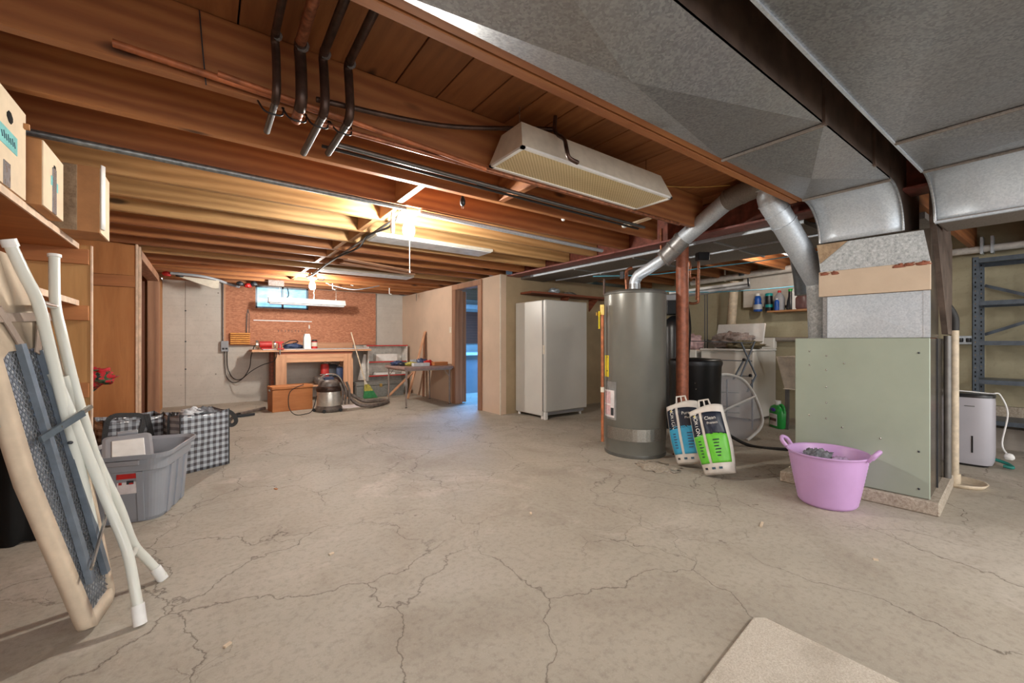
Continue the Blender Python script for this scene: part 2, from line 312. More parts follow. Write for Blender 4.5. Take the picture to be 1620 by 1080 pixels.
    def build(s, name, mat, parent=None, bev=0, kind=None, label=None, cat=None, group=None, seg=1):
        if parent is not None:
            org = world_loc(parent)
        else:
            xs = [p.x for p in s.v]; ys = [p.y for p in s.v]; zs = [p.z for p in s.v]; org = Vector(((min(xs)+max(xs))/2, (min(ys)+max(ys))/2, min(zs)))
        me = bpy.data.meshes.new(name); me.from_pydata([tuple(p-org) for p in s.v], [], s.f)
        me.polygons.foreach_set('use_smooth', s.s); me.update()
        me.materials.append(M[mat] if isinstance(mat, str) else mat)
        o = bpy.data.objects.new(name, me); C.objects.link(o)
        if parent is None: o.location = org
        else: o.parent = parent
        if bev:
            b = o.modifiers.new('bevel', 'BEVEL'); b.width = bev; b.segments = seg; b.limit_method = 'ANGLE'; b.angle_limit = math.radians(50)
        return tag(o, label, cat, group, kind)
def world_loc(o):
    l = Vector(o.location)
    while o.parent: o = o.parent; l += Vector(o.location)
    return l
def tag(o, label=None, cat=None, group=None, kind=None):
    for k, v in (('label', label), ('category', cat), ('group', group), ('kind', kind)):
        if v: o[k] = v
    return o
def thing(name, loc, label, cat, group=None, kind=None):
    o = bpy.data.objects.new(name, None); C.objects.link(o); o.location = loc; o.empty_display_size = .05
    return tag(o, label, cat, group, kind)
def text(name, body, loc, rot, size, mat, parent, M4=None):
    cu = bpy.data.curves.new(name, 'FONT'); cu.body = body; cu.size = size; cu.extrude = .0008; cu.align_x = 'CENTER'; cu.align_y = 'CENTER'
    cu.materials.append(M[mat]); o = bpy.data.objects.new(name, cu); C.objects.link(o); o.parent = parent
    if M4: o.matrix_local = Matrix.Translation(-world_loc(parent)) @ M4
    else: o.location = Vector(loc)-world_loc(parent); o.rotation_euler = rot
    bpy.context.view_layer.update(); dg = bpy.context.evaluated_depsgraph_get()
    me = bpy.data.meshes.new_from_object(o.evaluated_get(dg)); q = bpy.data.objects.new(name, me); C.objects.link(q)
    q.parent = parent; q.matrix_local = o.matrix_local.copy(); me.materials.clear(); me.materials.append(M[mat])
    bpy.data.objects.remove(o); bpy.data.curves.remove(cu); q.name = name
    return q
def smooth_path(pts, k=6):
    P = [Vector(p) for p in pts]; out = []
    for i in range(len(P)-1):
        p0 = P[max(i-1, 0)]; p1 = P[i]; p2 = P[i+1]; p3 = P[min(i+2, len(P)-1)]
        for j in range(k):
            t = j/k; out.append(.5*((2*p1)+(p2-p0)*t+(2*p0-5*p1+4*p2-p3)*t*t+(3*p1-p0-3*p2+p3)*t**3))
    return out+[P[-1]]
def wires(name, pts, r, mat, label, cat, parent=None, group=None, k=6, n=6):
    return MB().tube(smooth_path(pts, k), r, n).build(name, mat, parent, label=label, cat=cat, group=group)

# ================================================================== SETTING
MB().box((-3, -3.2, -.12), (8, 9.2, 0)).build('floor', 'floor', kind='structure')
# back wall with window opening
WX0, WX1, WZ0, WZ1 = .70, 1.55, 1.64, 2.035
b = MB()
b.box((-.56, 8.65, 0), (WX0, 8.85, 2.04)).box((WX1, 8.65, 0), (6.6, 8.85, 2.04)).box((WX0, 8.65, 0), (WX1, 8.85, WZ0))
wb = b.build('wall_back', 'wall_c', kind='structure')
MB().box((-.56, 8.66, 2.04), (6.5, 8.84, 2.30)).build('rim_board', 'lum_x', wb)
for z in (.6, 1.05, 1.55): MB().tube([(-.27, 8.64, z), (-.27, 8.66, z)], .012, 8).build('form_tie', 'dark', wb)
MB().box((-.275, 8.646, 0), (-.268, 8.652, 2.03)).build('form_seam', 'wall_g', wb)
MB().box((.24, 8.60, .985), (.27, 8.65, 2.03)).build('panel_edge', 'lum_z', wb)
b = MB(); b.box((.27, 8.60, .985), (WX0, 8.648, 2.03)).box((WX1, 8.60, .985), (2.81, 8.648, 2.03)).box((WX0, 8.60, .985), (WX1, 8.648, WZ0))
b.build('strand_board_panel', 'osb', wb)
for i in range(9): MB().box((1.05+i*.055, 8.594, 1.22+.01*(i % 2)), (1.057+i*.055, 8.6, 1.26)).build('nail', 'dark', wb)
wn = MB()
for a, c in (((WX0, 8.62, WZ0), (WX1, 8.70, WZ0+.03)), ((WX0, 8.62, WZ1-.03), (WX1, 8.70, WZ1)), ((WX0, 8.62, WZ0), (WX0+.03, 8.70, WZ1)), ((WX1-.03, 8.62, WZ0), (WX1, 8.70, WZ1)), ((1.11, 8.62, WZ0), (1.14, 8.69, WZ1))): wn.box(a, c)
wo = wn.build('window_1', 'bluegrey', kind='structure')
for a, c in ((WX0+.03, 1.11), (1.14, WX1-.03)): MB().box((a, 8.66, WZ0+.03), (c, 8.668, WZ1-.03)).build('pane', 'pane', wo)
MB().tube(smooth_path([(1.2, 8.61, 2.03), (1.22, 8.61, 1.9), (1.17, 8.61, 1.82)]), .008, 6).build('latch_cord', 'black_r', wo)
# left stud wall with door
b = MB(); b.box((-.66, 5.56, 0), (-.56, 5.66, 2.01)).box((-.66, 7.86, 0), (-.56, 8.65, 2.01)).box((-.66, 5.56, 1.99), (-.56, 8.65, 2.03)).box((-1.3, -1.6, 0), (-1.25, 5.56, 2.01)).box((-2.6, 8.0, 0), (-.66, 8.65, 2.03)).box((-2.6, 5.56, 0), (-2.5, 8.0, 2.03))
wl = b.build('wall_left', 'ply', kind='structure')
MB().box((-2.5, 5.57, 0), (-.66, 5.60, 2.01)).build('plywood_panel', 'ply', wl)
MB().box((-1.25, 5.55, 0), (-.56, 5.568, 1.58)).build('plywood_panel', 'ply', wl)
MB().box((-1.25, 5.55, 1.70), (-.56, 5.568, 2.0)).build('plywood_panel', 'ply', wl)
MB().box((-1.25, 5.54, 1.585), (-.565, 5.568, 1.695)).build('batten', 'plyx', wl)
MB().box((-.562, 5.535, 0), (-.548, 5.572, 2.01)).build('edge_strip', 'cream', wl)
d1 = thing('door_1', (-.56, 6.7, 0), None, None, kind='structure')
for y0, y1 in ((5.62, 5.74), (7.74, 7.86)): MB().box((-.665, y0, 0), (-.535, y1, 1.99)).build('jamb_casing', 'casing', d1, .004)
MB().box((-.665, 5.62, 1.90), (-.535, 7.86, 1.99)).build('head_casing', 'casing', d1, .004)
MB().box((-.548, 5.6, 0), (-.53, 5.63, 2.0)).build('edge_trim', 'cream', d1)
MB().box((-1.38, 7.55, .02), (-.68, 7.60, 1.87)).build('door_leaf', 'door', d1, .003)
MB().box((-.75, 7.0, .02), (-.70, 7.50, 1.86)).build('door_leaf', 'door', d1, .003)
# partition wall right, with doorway
b = MB(); b.box((3.40, 4.947, 0), (3.50, 5.52, 2.01)).box((3.40, 6.28, 0), (3.50, 8.65, 2.01)).box((3.40, 5.52, 1.93), (3.50, 6.28, 2.01))
wp = b.build('wall_partition', 'dry', kind='structure')
MB().box((3.394, 4.940, 0), (3.406, 4.954, 2.01)).build('corner_bead', 'offw', wp)
MB().box((3.396, 7.9, 1.86), (3.4, 7.915, 2.0)).build('drywall_nick', 'dark', wp)
MB().box((3.396, 6.42, 1.2), (3.4, 6.50, 1.3)).build('filler_patch', 'offw', wp)
MB().box((3.4995, 4.951, 0), (6.5, 5.05, 2.02)).build('wall_utility', 'dry2', kind='structure')
MB().box((5.75, 5.05, 0), (5.85, 8.65, 2.02)).build('wall_side_room', 'wall_c', kind='structure')
MB().box((6.5, -3.2, 0), (6.65, 8.8, 2.3)).build('wall_right', 'wall_o', kind='structure')
d2 = thing('door_2', (3.4, 5.9, 0), None, None, kind='structure')
for y0, y1 in ((5.43, 5.53), (6.27, 6.37)):
    MB().box((3.375, y0, 0), (3.399, y1, 1.92)).build('jamb_casing', 'casing', d2, .003)
MB().box((3.374, 5.43, 1.921), (3.399, 6.37, 2.0)).build('head_casing', 'casing', d2, .003)
for y0, y1 in ((5.515, 5.54), (6.26, 6.285)): MB().box((3.38, y0, 0), (3.52, y1, 1.94)).build('jamb', 'casing', d2, .003)
MB().box((3.38, 5.515, 1.915), (3.52, 6.285, 1.94)).build('jamb', 'casing', d2, .003)
MB().box((3.53, 6.27, .02), (3.60, 6.30, 1.90)).build('door_leaf', 'casing', d2, .003)
# ceiling: subfloor, planks, joists, blocking
ce = MB().box((-2.8, -3.2, 2.305), (6.65, 8.85, 2.34)).build('ceiling', 'darkhole', kind='structure')
i = 0; x = .103-.21*13
pl0 = None
while x < 6.4:
    if pl0 is None:
        pl0 = MB().box((0, -1.9, 2.28), (.204, 8.64, 2.303)).build('subfloor_plank', 'plank', ce, .002); pl0.location = (x, 0, 0)
    else:
        q = pl0.copy(); C.objects.link(q); q.parent = ce; q.location = (x, 0, 0)
    x += .21
def joist(y, x0, x1, mat='joist', name='joist', z0=2.01, th=.045):
    return MB().box((x0, y, z0), (x1, y+th, 2.278)).build(name, mat, ce, .003)
for k in range(15):
    y = 1.937+.447*k
    joist(y, -2.5, 3.43 if k < 2 else 3.585, 'joist_lit' if k in (3, 4, 5, 9) else 'joist')  # some joists get a paler yellow copy, bulb light put into the wood colour
    if y < 4.8: joist(y, 3.75, 6.49)
joist(1.126, -2.5, 3.3); joist(1.181, -2.5, 3.3)
for y in (.68, .23, -.21, -.66): joist(y, 3.75, 6.49)
for y in (.3, -.4, -1.1, -1.8): joist(y, -2.5, 3.5)
def blocking(x, y0, y1, m='lum_y'): return MB().box((x, y0, 2.012), (x+.045, y1, 2.27)).build('blocking', m, ce, .002)
for k in (1, 2, 3, 4, 5, 6, 7, 9, 11): blocking(1.06 if k % 2 else 1.10, 1.984+.447*k, 1.934+.447*(k+1))
blocking(1.62, 1.984, 2.38, 'joist')
# steel beam and column
sb_ = thing('steel_beam', (3.6, 2, 2.0), 'rust red steel girder carrying the joist ends above the water heater', 'beam')
MB().box((3.51, -1.4, 1.99), (3.71, 4.935, 2.006)).build('bottom_flange', 'flange', sb_)
MB().box((3.60, -1.4, 2.006), (3.62, 4.935, 2.26)).build('web', 'steel', sb_)
MB().box((3.62, -1.4, 2.26), (3.71, 4.935, 2.278)).build('top_flange', 'steel', sb_)
cl = thing('steel_column', (3.56, 2.21, 0), 'rust red round steel column standing right of the grey water heater', 'column')
MB().tube([(3.56, 2.21, .012), (3.56, 2.21, 1.975)], .055, 24).build('shaft', 'column', cl)
MB().box((3.47, 2.12, 1.975), (3.65, 2.30, 1.99)).build('top_plate', 'steel', cl)
MB().box((3.50, 2.15, 0), (3.62, 2.27, .012)).build('base_plate', 'steel', cl)

# ================================================================== DUCTS
def xpanel(name, x0, x1, y0, y1, z, mat, parent, dz=.012, cx=.5, cy=.5):
    """ cross-broken sheet underside, with real thickness """
    xc = x0+(x1-x0)*cx; yc = y0+(y1-y0)*cy
    vs = [(x0, y0, z), (x1, y0, z), (x1, y1, z), (x0, y1, z), (xc, yc, z-dz), (x0, y0, z+.01), (x1, y0, z+.01), (x1, y1, z+.01), (x0, y1, z+.01)]
    return MB().add(vs, [(1, 0, 4), (2, 1, 4), (3, 2, 4), (0, 3, 4), (5, 6, 7, 8), (0, 1, 6, 5), (1, 2, 7, 6), (2, 3, 8, 7), (3, 0, 5, 8)]).build(name, mat, parent)
du = thing('return_duct', (2, .9, 2.0), 'large galvanised duct running from overhead left to the furnace plenum', 'duct')
Y0, Y1 = .68, 1.122
xpanel('duct_panel', -2.0, .33, Y0, Y1, 2.0, 'galv_d', du, .03)
xpanel('duct_panel', .34, 2.165, Y0, Y1, 2.0, 'galv', du, .06, .46, .55)
xpanel('duct_panel', 2.185, 3.225, Y0, Y1, 2.0, 'galv', du, .05)
MB().box((-2, Y0, 2.0), (3.22, Y0+.008, 2.27)).build('duct_side', 'duct_side', du)
MB().box((-2, Y1-.008, 2.0), (3.22, Y1, 2.27)).build('duct_side', 'galv_d', du)
MB().box((-2, Y0, 2.262), (3.9, Y1, 2.27)).build('duct_top', 'galv_d', du)
for x in (.335, 2.175, 3.228): MB().box((x-.007, Y0-.004, 1.985), (x+.007, Y1+.004, 2.0)).build('seam', 'galv_d', du, .003)
for x in (2.175, 2.9): MB().box((x-.012, Y0-.012, 1.99), (x+.012, Y0, 2.268)).build('standing_seam', 'duct_side', du)
th = lambda u, v: (3.225+.30*math.sin(u*math.pi/2), Y0+(Y1-Y0)*v, 1.745+.255*math.cos(u*math.pi/2))
MB().sheet(th, 12, 4, -.006).build('elbow_throat', 'rough_g' if 0 else 'galv_b', du)
for v in (0, 1):
    P = [th(i/10, v) for i in range(11)]; P += [(3.95, P[-1][1], 1.745), (3.95, P[-1][1], 2.262), (3.22, P[-1][1], 2.262)]
    MB().prism(P, (0, .006 if v == 0 else -.006, 0)).build('elbow_cheek', 'duct_side' if v == 0 else 'galv', du)
    MB().tube([th(i/10, v) for i in range(11)], .007, 6).build('elbow_seam', 'galv', du)
d2_ = thing('supply_duct', (2, .3, 2.0), 'wide galvanised duct overhead at the right, ending in a curved elbow', 'duct')
Z0, Z1 = -.42, .54
xpanel('duct_panel', -1.5, .9, Z0, Z1, 2.0, 'galv_d', d2_, .035)
xpanel('duct_panel', .91, 2.65, Z0, Z1, 2.0, 'galv', d2_, .06, .30, .62)
xpanel('duct_panel', 2.67, 3.225, Z0, Z1, 2.0, 'galv', d2_, .035)
MB().box((-1.5, Z1-.008, 2.0), (3.22, Z1, 2.27)).build('duct_side', 'galv_d', d2_)
MB().box((-1.5, Z0, 2.0), (3.22, Z0+.008, 2.27)).build('duct_side', 'galv_d', d2_)
for x in (.905, 2.66, 3.23): MB().box((x-.007, Z0, 1.986), (x+.007, Z1+.004, 2.0)).build('seam', 'galv_d', d2_, .003)
MB().box((-1.5, Z1, 1.992), (3.23, Z1+.01, 2.006)).build('edge_seam', 'galv_b', d2_)
MB().box((-1.5, Z0, 2.262), (3.6, Z1, 2.27)).build('duct_top', 'galv_d', d2_)
th2 = lambda u, v: (3.235+.30*math.sin(u*math.pi/2)**1.0, Z0+(Z1-Z0)*v, 1.765+.235*math.cos(u*math.pi/2))
MB().sheet(th2, 12, 4, -.006).build('elbow_throat', 'galv_b', d2_)
for v in (0, 1): MB().tube([th2(i/10, v) for i in range(11)], .008, 6).build('elbow_seam', 'galv', d2_)
P = [th2(i/10, 1) for i in range(11)]+[(3.9, Z1, 1.765), (3.9, Z1, 2.262), (3.22, Z1, 2.262)]
MB().prism(P, (0, -.006, 0)).build('elbow_cheek', 'duct_side', d2_)
MB().box((3.53, Z0, 1.765), (3.9, Z1-.007, 1.775)).build('elbow_bottom', 'galv_d', d2_)
MB().box((3.52, Z0, 1.755), (3.545, Z1, 1.768)).build('bottom_seam', 'galv_b', d2_)
# trunk ducts beyond the girder
for nm, x0, x1, z0, lab in (('trunk', 3.76, 4.18, 1.965, 'galvanised trunk duct running beside the red girder toward the partition'), ('trunk', 4.24, 4.75, 1.95, 'second galvanised trunk duct, beyond the one beside the red girder')):
    t = thing('trunk_duct', ((x0+x1)/2, 3, z0), lab, 'duct')
    MB().box((x0, 1.3 if x0 < 4 else .7, z0), (x1, 4.935 if x0 < 4 else 4.6, 1.998)).build('duct_body', 'galv_d', t)
    MB().box((x0-.008, 1.3, z0+.005), (x0, 4.7, z0+.055)).build('cleat', 'galv_b', t)  # edge cleat in brighter metal, with the lit duct side put into its colour
    for y in (2.0, 2.9, 3.8): MB().box((x0-.01, y, z0-.012), (x1, y+.02, z0)).build('seam', 'galv', t)
# ================================================================== FURNACE
c0 = Vector((3.561, .565, 0)); ang = math.radians(3.65)
TF = Matrix.Translation(c0) @ Matrix.Rotation(ang, 4, 'Z')     # local: x = depth, y = along the front
f = thing('furnace', c0+Vector((.4, .36, 0)), 'pale green sheet metal furnace cabinet under the big duct', 'furnace')
MB(TF).box((0, 0, .085), (.02, .71, 1.073)).build('front_panel', 'furn', f, .004)
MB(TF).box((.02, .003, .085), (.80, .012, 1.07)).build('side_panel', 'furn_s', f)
MB(TF).box((.02, .012, .085), (.80, .705, 1.06)).build('cabinet_body', 'furn', f)
MB(TF).box((.35, -.004, .08), (.37, .004, 1.07)).build('side_seam', 'dark', f)
for (y, z) in ((.62, .98), (.62, .88), (.52, .95), (.52, .85), (.52, .73), (.52, .62), (.52, .51), (.62, .52), (.43, .46), (.23, .42), (.05, .37), (.42, .90), (.05, .14), (.5, .1), (.3, .2), (.05, .98)):
    MB(TF).lathe((-.001, y, z), [(.0001, -.005), (.005, -.005), (.005, .005), (.0001, .005)], 8).build('screw', 'chrome' if y != .05 else 'dark', f)
pd = MB(TF).prism([(-.03, -.045, 0), (.86, -.045, 0), (.86, .80, 0), (-.03, .80, 0)], (0, 0, .082))
pd.build('concrete_pad', 'crackdirt', bev=.008, label='rough concrete pad under the green furnace cabinet', cat='pad')
pl = thing('furnace_plenum', c0+Vector((.4, .3, 1.073)), 'galvanised plenum box with a beige board band above the green furnace', 'plenum')
def fpan(name, y0, y1, z0, z1, mat, dx=0):
    xc = dx-.012; yc = (y0+y1)/2; zc = (z0+z1)/2
    vs = [(dx, y0, z0), (dx, y1, z0), (dx, y1, z1), (dx, y0, z1), (xc, yc, zc), (dx+.02, y0, z0), (dx+.02, y1, z0), (dx+.02, y1, z1), (dx+.02, y0, z1)]
    return MB(TF).add(vs, [(0, 1, 4), (1, 2, 4), (2, 3, 4), (3, 0, 4), (8, 7, 6, 5), (1, 0, 5, 6), (2, 1, 6, 7), (3, 2, 7, 8), (0, 3, 8, 5)]).build(name, mat, pl)
fpan('plenum_front', .0, .54, 1.075, 1.362, 'galv_b')
MB(TF).box((-.004, .0, 1.075), (0, .03, 1.362)).build('corner_flange', 'galv_b', pl)
MB(TF).box((-.004, .515, 1.075), (0, .54, 1.362)).build('corner_flange', 'galv', pl)
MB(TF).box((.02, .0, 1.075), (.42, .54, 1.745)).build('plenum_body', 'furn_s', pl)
MB(TF).box((-.012, -.004, 1.365), (.004, .562, 1.54)).build('beige_band', 'beige', pl, .003)
for y, w_ in ((.03, .05), (.09, .04), (.14, .05), (.47, .03), (.53, .04)):
    MB(TF).blob((-.013, y, 1.525+.004*math.sin(y*90)), (.0025, w_*.5, .011), int(y*100), 1.1, 3.5).build('torn_patch', 'torn', pl)
MB(TF).prism([(.0, .0, 1.54), (.0, .555, 1.54), (.0, .575, 1.735), (.0, .03, 1.735)], (.03, 0, 0)).build('transition_front', 'rough_g', pl)
MB(TF).prism([(-.002, .575, 1.735), (-.002, .555, 1.60), (-.002, .40, 1.735)], (-.006, 0, 0)).build('flap', 'tape', pl)
# right neighbours of the furnace
MB(TF).tube([(.70, -.022, 1.09), (.70, -.022, .082)], .02, 12).build('grey_conduit_post', 'insul', label='dark grey upright pipe at the right rear of the furnace', cat='pipe')
MB(TF).prism([(.55, -.035, 1.1), (.85, -.035, 1.1), (.85, -.035, 1.75), (.5, -.035, 2.0), (.05, -.02, 2.0), (.05, -.02, 1.8)], (0, .03, 0)).build('side_plenum', 'duct_side', pl)
hp = thing('drain_pipe', (4.41, .573, 0), 'cream upright drain pipe with black hose, right of the furnace', 'pipe')
MB().tube([(4.41, .573, .03), (4.41, .573, 1.13)], .024, 12).build('pipe', 'pvc_y', hp)
MB().tube(smooth_path([(4.41, .573, 1.13), (4.41, .575, 1.22), (4.37, .60, 1.30), (4.29, .63, 1.34), (4.18, .66, 1.35)]), .026, 10).build('black_hose', 'black_r', hp)
MB().tube([(4.41, .573, .02), (4.41, .573, .09)], .033, 12).build('coupling', 'pvc_y', hp)
MB().lathe((4.48, .56, .0), [(.001, 0), (.13, 0), (.15, .03), (.14, .03), (.12, .008), (.001, .008)], 20).build('drip_saucer', 'pvc_y', label='small cream saucer on the floor at the foot of the drain pipe', cat='tray')

# ================================================================== VENT PIPES
def D(px, py, t):
    u = (px-810)/664; v = (540-py)/664; return Vector(((FX+FY*u)*t, (FY-FX*u)*t, 1.05+v*t))
va = thing('heater_vent_pipe', (3.31, 2.55, 1.52), 'galvanised vent pipe rising from the grey water heater to the flue', 'pipe')
MB().tube([(3.31, 2.55, 1.515), (3.31, 2.55, 1.60)], .052, 20).build('draft_collar', 'galv', va)
p1 = Vector((3.31, 2.55, 1.66)); p2 = D(1052, 408, 3.82); p3 = D(1078, 380, 3.72); p4 = D(1155, 314, 3.28); p5 = D(1194, 297, 3.10)
MB().tube(smooth_path([(3.31, 2.55, 1.57), (3.31, 2.55, 1.62), p1+(p2-p1)*.12], 4)+[p2], .05, 20).build('lower_pipe', 'galv_b', va)
MB().tube(smooth_path([p2-(p2-p1)*.05, p2+(p3-p2)*.4, p3+(p4-p3)*.05], 4), .076, 20).build('elbow', 'galv', va)
MB().tube([p3, p4], .07, 20).build('upper_pipe', 'galv_b', va)
MB().tube(smooth_path([p4-(p4-p3)*.06, p4+(p5-p4)*.3, p5, p5+Vector((.06, -.03, .03))], 4), .078, 20).build('elbow', 'galv_d', va)
for q, dirn in ((p2, p2-p1), (p3, p4-p3), (p3+(p2-p3)*.45, p3-p2), (p4, p4-p3), (p4+(p5-p4)*.5, p5-p4)):
    dirn = dirn.normalized(); MB().tube([q-dirn*.008, q+dirn*.008], .081, 20).build('crimp_ring', 'galv_d', va)
fl = thing('furnace_flue_pipe', (3.8, 1.21, 1.08), 'thick galvanised flue pipe leaning from the furnace top to the ceiling', 'pipe')
q0 = Vector((3.80, 1.205, 1.075)); q1 = D(1294, 440, 3.22); q2 = D(1240, 352, 3.08); q3 = D(1220, 320, 3.06); q4 = D(1216, 300, 3.05)
MB().tube([q0, q1], .077, 24).build('riser', 'rough_g', fl)
MB().tube([q1+Vector((.0, .0, -.02)), q2], .083, 24).build('slanted_pipe', 'galv_b', fl)
MB().tube(smooth_path([q2-(q2-q1)*.04, q2+(q3-q2)*.5, q3, q4], 5), .083, 24).build('elbow', 'galv_b', fl)
MB().tube([q4-Vector((0, 0, .02)), q4+Vector((0, 0, .05))], .098, 24).build('collar', 'rough_g', fl)
for q, dn in ((q1, q2-q1), (q2, q2-q1), (q2+(q3-q2)*.5, q3-q2), (q3, q4-q2)):
    dn = dn.normalized(); MB().tube([q-dn*.006, q+dn*.006], .088, 24).build('crimp_ring', 'galv_b', fl)
MB().tube(smooth_path([D(1262, 352, 4.3), D(1264, 400, 4.4), D(1270, 440, 4.45), D(1272, 466, 4.45)], 4), .085, 18).build('grey_branch_pipe', 'brd', label='blue-grey branch duct behind the thick flue pipe', cat='pipe')
MB().prism([D(1300, 352, 3.95), D(1240, 350, 4.6), D(1240, 372, 4.6), D(1300, 395, 3.95)], (.3, 0, 0)).build('duct_boot', 'galv_b', label='galvanised duct boot between flue pipe and elbow', cat='duct')

# ================================================================== WATER HEATER AND NEIGHBOURS
wh = thing('water_heater', (3.31, 2.55, 0), 'tall grey cylindrical water heater with vent pipe on top', 'water heater')
hc = (3.31, 2.55, 0)
MB().lathe(hc, [(.272, 0), (.278, .03), (.278, .14), (.284, .145), (.284, 1.485)], 64, cap0=True, cap1=False).build('tank', 'heater', wh)
MB().lathe(hc, [(.284, 1.485), (.288, 1.49), (.288, 1.505), (.27, 1.522), (.01, 1.53)], 64, cap0=False).build('top_cap', 'heater_t', wh)
MB().lathe(hc, [(.28, .0), (.284, .012), (.28, .03)], 64).build('base_ring', 'heater_t', wh)
def arc_plate(a0, a1, z0, z1, r, mat, name, parent, th=.003, c=hc):
    n = 14; V = []; 
    for k in range(n+1):
        a = math.radians(a0+(a1-a0)*k/n)
        for rr in (r, r+th):
            for z in (z0, z1): V.append((c[0]+math.cos(a)*rr, c[1]+math.sin(a)*rr, z))
    F = []
    for k in range(n):
        i = k*4; j = i+4; F += [(i+2, j+2, j+3, i+3), (i, i+1, j+1, j), (i+1, i+3, j+3, j+1), (i, j, j+2, i+2)]
    F += [(0, 2, 3, 1), (n*4, n*4+1, n*4+3, n*4+2)]
    return MB().add(V, F).build(name, mat, parent)
# camera sees the side facing (-.79,-.61): angle about 218 deg ; left limb about 142, right limb about 300
arc_plate(160, 268, .155, .265, .284, 'plate', 'access_cover', wh, .006)
arc_plate(150, 183, .33, .68, .285, 'foilp', 'document_pouch', wh, .003)
arc_plate(150, 179, .35, .60, .289, 'paper', 'instruction_sheet', wh, .002)
arc_plate(151, 170, .475, .585, .292, 'pinkp', 'printed_block', wh, .001)
arc_plate(152, 170, .37, .46, .292, 'pinkp', 'printed_block', wh, .001)
arc_plate(171, 178, .37, .44, .292, 'dark', 'barcode', wh, .001)
arc_plate(146, 163, .72, .92, .285, 'yellow', 'yellow_label', wh, .002)
for z in (.77, .90): arc_plate(157, 160, z, z+.012, .288, 'dark', 'label_mark', wh, .001)
MB().lathe((hc[0]-.16, hc[1]+.24, 1.5), [(.012, 0), (.012, .16)], 10).build('nipple', 'copper_d', wh)
cp = thing('copper_gas_line', (3.05, 2.72, .2), 'copper upright pipe with brass valve left of the grey water heater', 'pipe')
MB().tube([D(953, 698, 3.93), D(953, 494, 3.93)], .0135, 10).build('pipe', 'copper_o', cp)
MB().tube([D(953, 498, 3.93), D(953, 482, 3.93)], .022, 10).build('valve_body', 'brass', cp)
MB().box(D(944, 494, 3.93)-Vector((.005, .005, .03)), D(944, 494, 3.93)+Vector((.09, .005, .0))).build('valve_arm', 'brass', cp)
MB().box(D(948, 520, 3.92)-Vector((.007, .003, 0)), D(948, 492, 3.92)+Vector((.007, .003, 0))).build('yellow_tag', 'yellow', cp)
MB().tube([D(953, 620, 3.93), D(953, 612, 3.93)], .018, 10).build('coupling', 'offw', cp)
hw = thing('hot_water_pipes', (3.2, 2.75, 1.52), 'aged copper supply pipes rising behind the top of the water heater', 'pipe')
MB().tube(smooth_path([D(992, 462, 4.15), D(991, 440, 4.15), D(992, 428, 4.15), D(1000, 424, 4.15)], 4), .017, 10).build('cold_pipe', 'copper', hw)
MB().tube([D(1009, 458, 4.2), D(1009, 440, 4.2)], .017, 10).build('hot_pipe', 'copper', hw)
MB().box(D(984, 436, 4.1)-Vector((.005, .02, .03)), D(984, 436, 4.1)+Vector((.005, .02, .04))).build('valve_lever', 'dark', hw)
# softener
bt = thing('brine_tank', (4.33, 2.56, 0), 'black round salt tank behind the red column', 'tank')
MB().lathe((4.30, 2.52, 0), [(.235, 0), (.25, .04), (.262, .78), (.268, .80), (.268, .84), (.255, .86), (.05, .875)], 40).build('tank', 'black', bt)
MB().lathe((4.30, 2.52, .80), [(.271, 0), (.274, .02), (.271, .04)], 40).build('lid_rim', 'dark', bt)
for i, z in enumerate((.72, .62, .56)): MB().blob((4.08, 2.40-.01*i, z), (.006, .006, .006), i).build('bolt', 'chrome', bt)
rt = thing('softener_tank', (4.35, 2.95, 0), 'tall slim black resin tank with control head behind the red column', 'tank')
rc = D(1068, 600, 5.1); rc.z = 0
MB().lathe(rc, [(.12, 0), (.13, .05), (.13, 1.22), (.11, 1.31), (.05, 1.36)], 28).build('tank', 'black', rt)
MB().obb(rc+Vector((-.02, .02, 1.47)), (.10, -.07, 0), (.08, .11, 0), (0, 0, .10)).build('control_head', 'black', rt, .01)
MB().obb(rc+Vector((-.12, -.04, 1.57)), (.10, -.13, 0), (.05, .04, 0), (0, 0, .035)).build('head_cover', 'hump', rt, .01)
MB().obb(rc+Vector((-.16, .03, 1.47)), (.03, -.05, 0), (.03, .02, 0), (0, 0, .04)).build('meter', 'chrome', rt, .01)
MB().tube(smooth_path([D(1088, 481, 4.9), D(1092, 520, 4.8), D(1088, 580, 4.7), D(1086, 640, 4.75)], 4), .012, 8).build('drain_tube', 'black_r', rt)
cw = thing('copper_riser_pair', (4.3, 2.3, 1.5), 'pair of copper water pipes dropping beside the red column', 'pipe')
MB().tube(smooth_path([D(1105, 412, 4.6), D(1105, 440, 4.6), D(1105, 470, 4.6), D(1104, 478, 4.6), D(1096, 480, 4.62), D(1090, 479, 4.64)], 4), .014, 8).build('pipe', 'copper', cw)
MB().tube(smooth_path([D(1092, 420, 4.7), D(1091, 436, 4.7), D(1095, 440, 4.7), D(1102, 441, 4.65), D(1102, 474, 4.65)], 4), .013, 8).build('pipe', 'copper', cw)
MB().tube(smooth_path([D(1090, 412, 4.7), D(1092, 422, 4.7)], 2), .018, 8).build('elbow', 'copper', cw)
MB().obb(D(1111, 406, 3.95), (.045, -.03, .0), (.02, .03, 0), (0, 0, .038)).build('black_valve_box', 'black', cw, .006)
for (a, b_) in (((1046, 398), (1100, 392)), ((1050, 414), (1090, 404))):
    MB().tube([D(*a, 4.3), D(*b_, 4.6)], .012, 8).build('branch_pipe', 'copper_o', cw)
MB().tube(smooth_path([D(1046, 362, 4.1), D(1046, 388, 4.1), D(1046, 400, 4.1), D(1038, 408, 4.1)], 4), .014, 8).build('copper_drop_pipe', 'copper', label='short copper drop pipe left of the red column under the joists', cat='pipe')
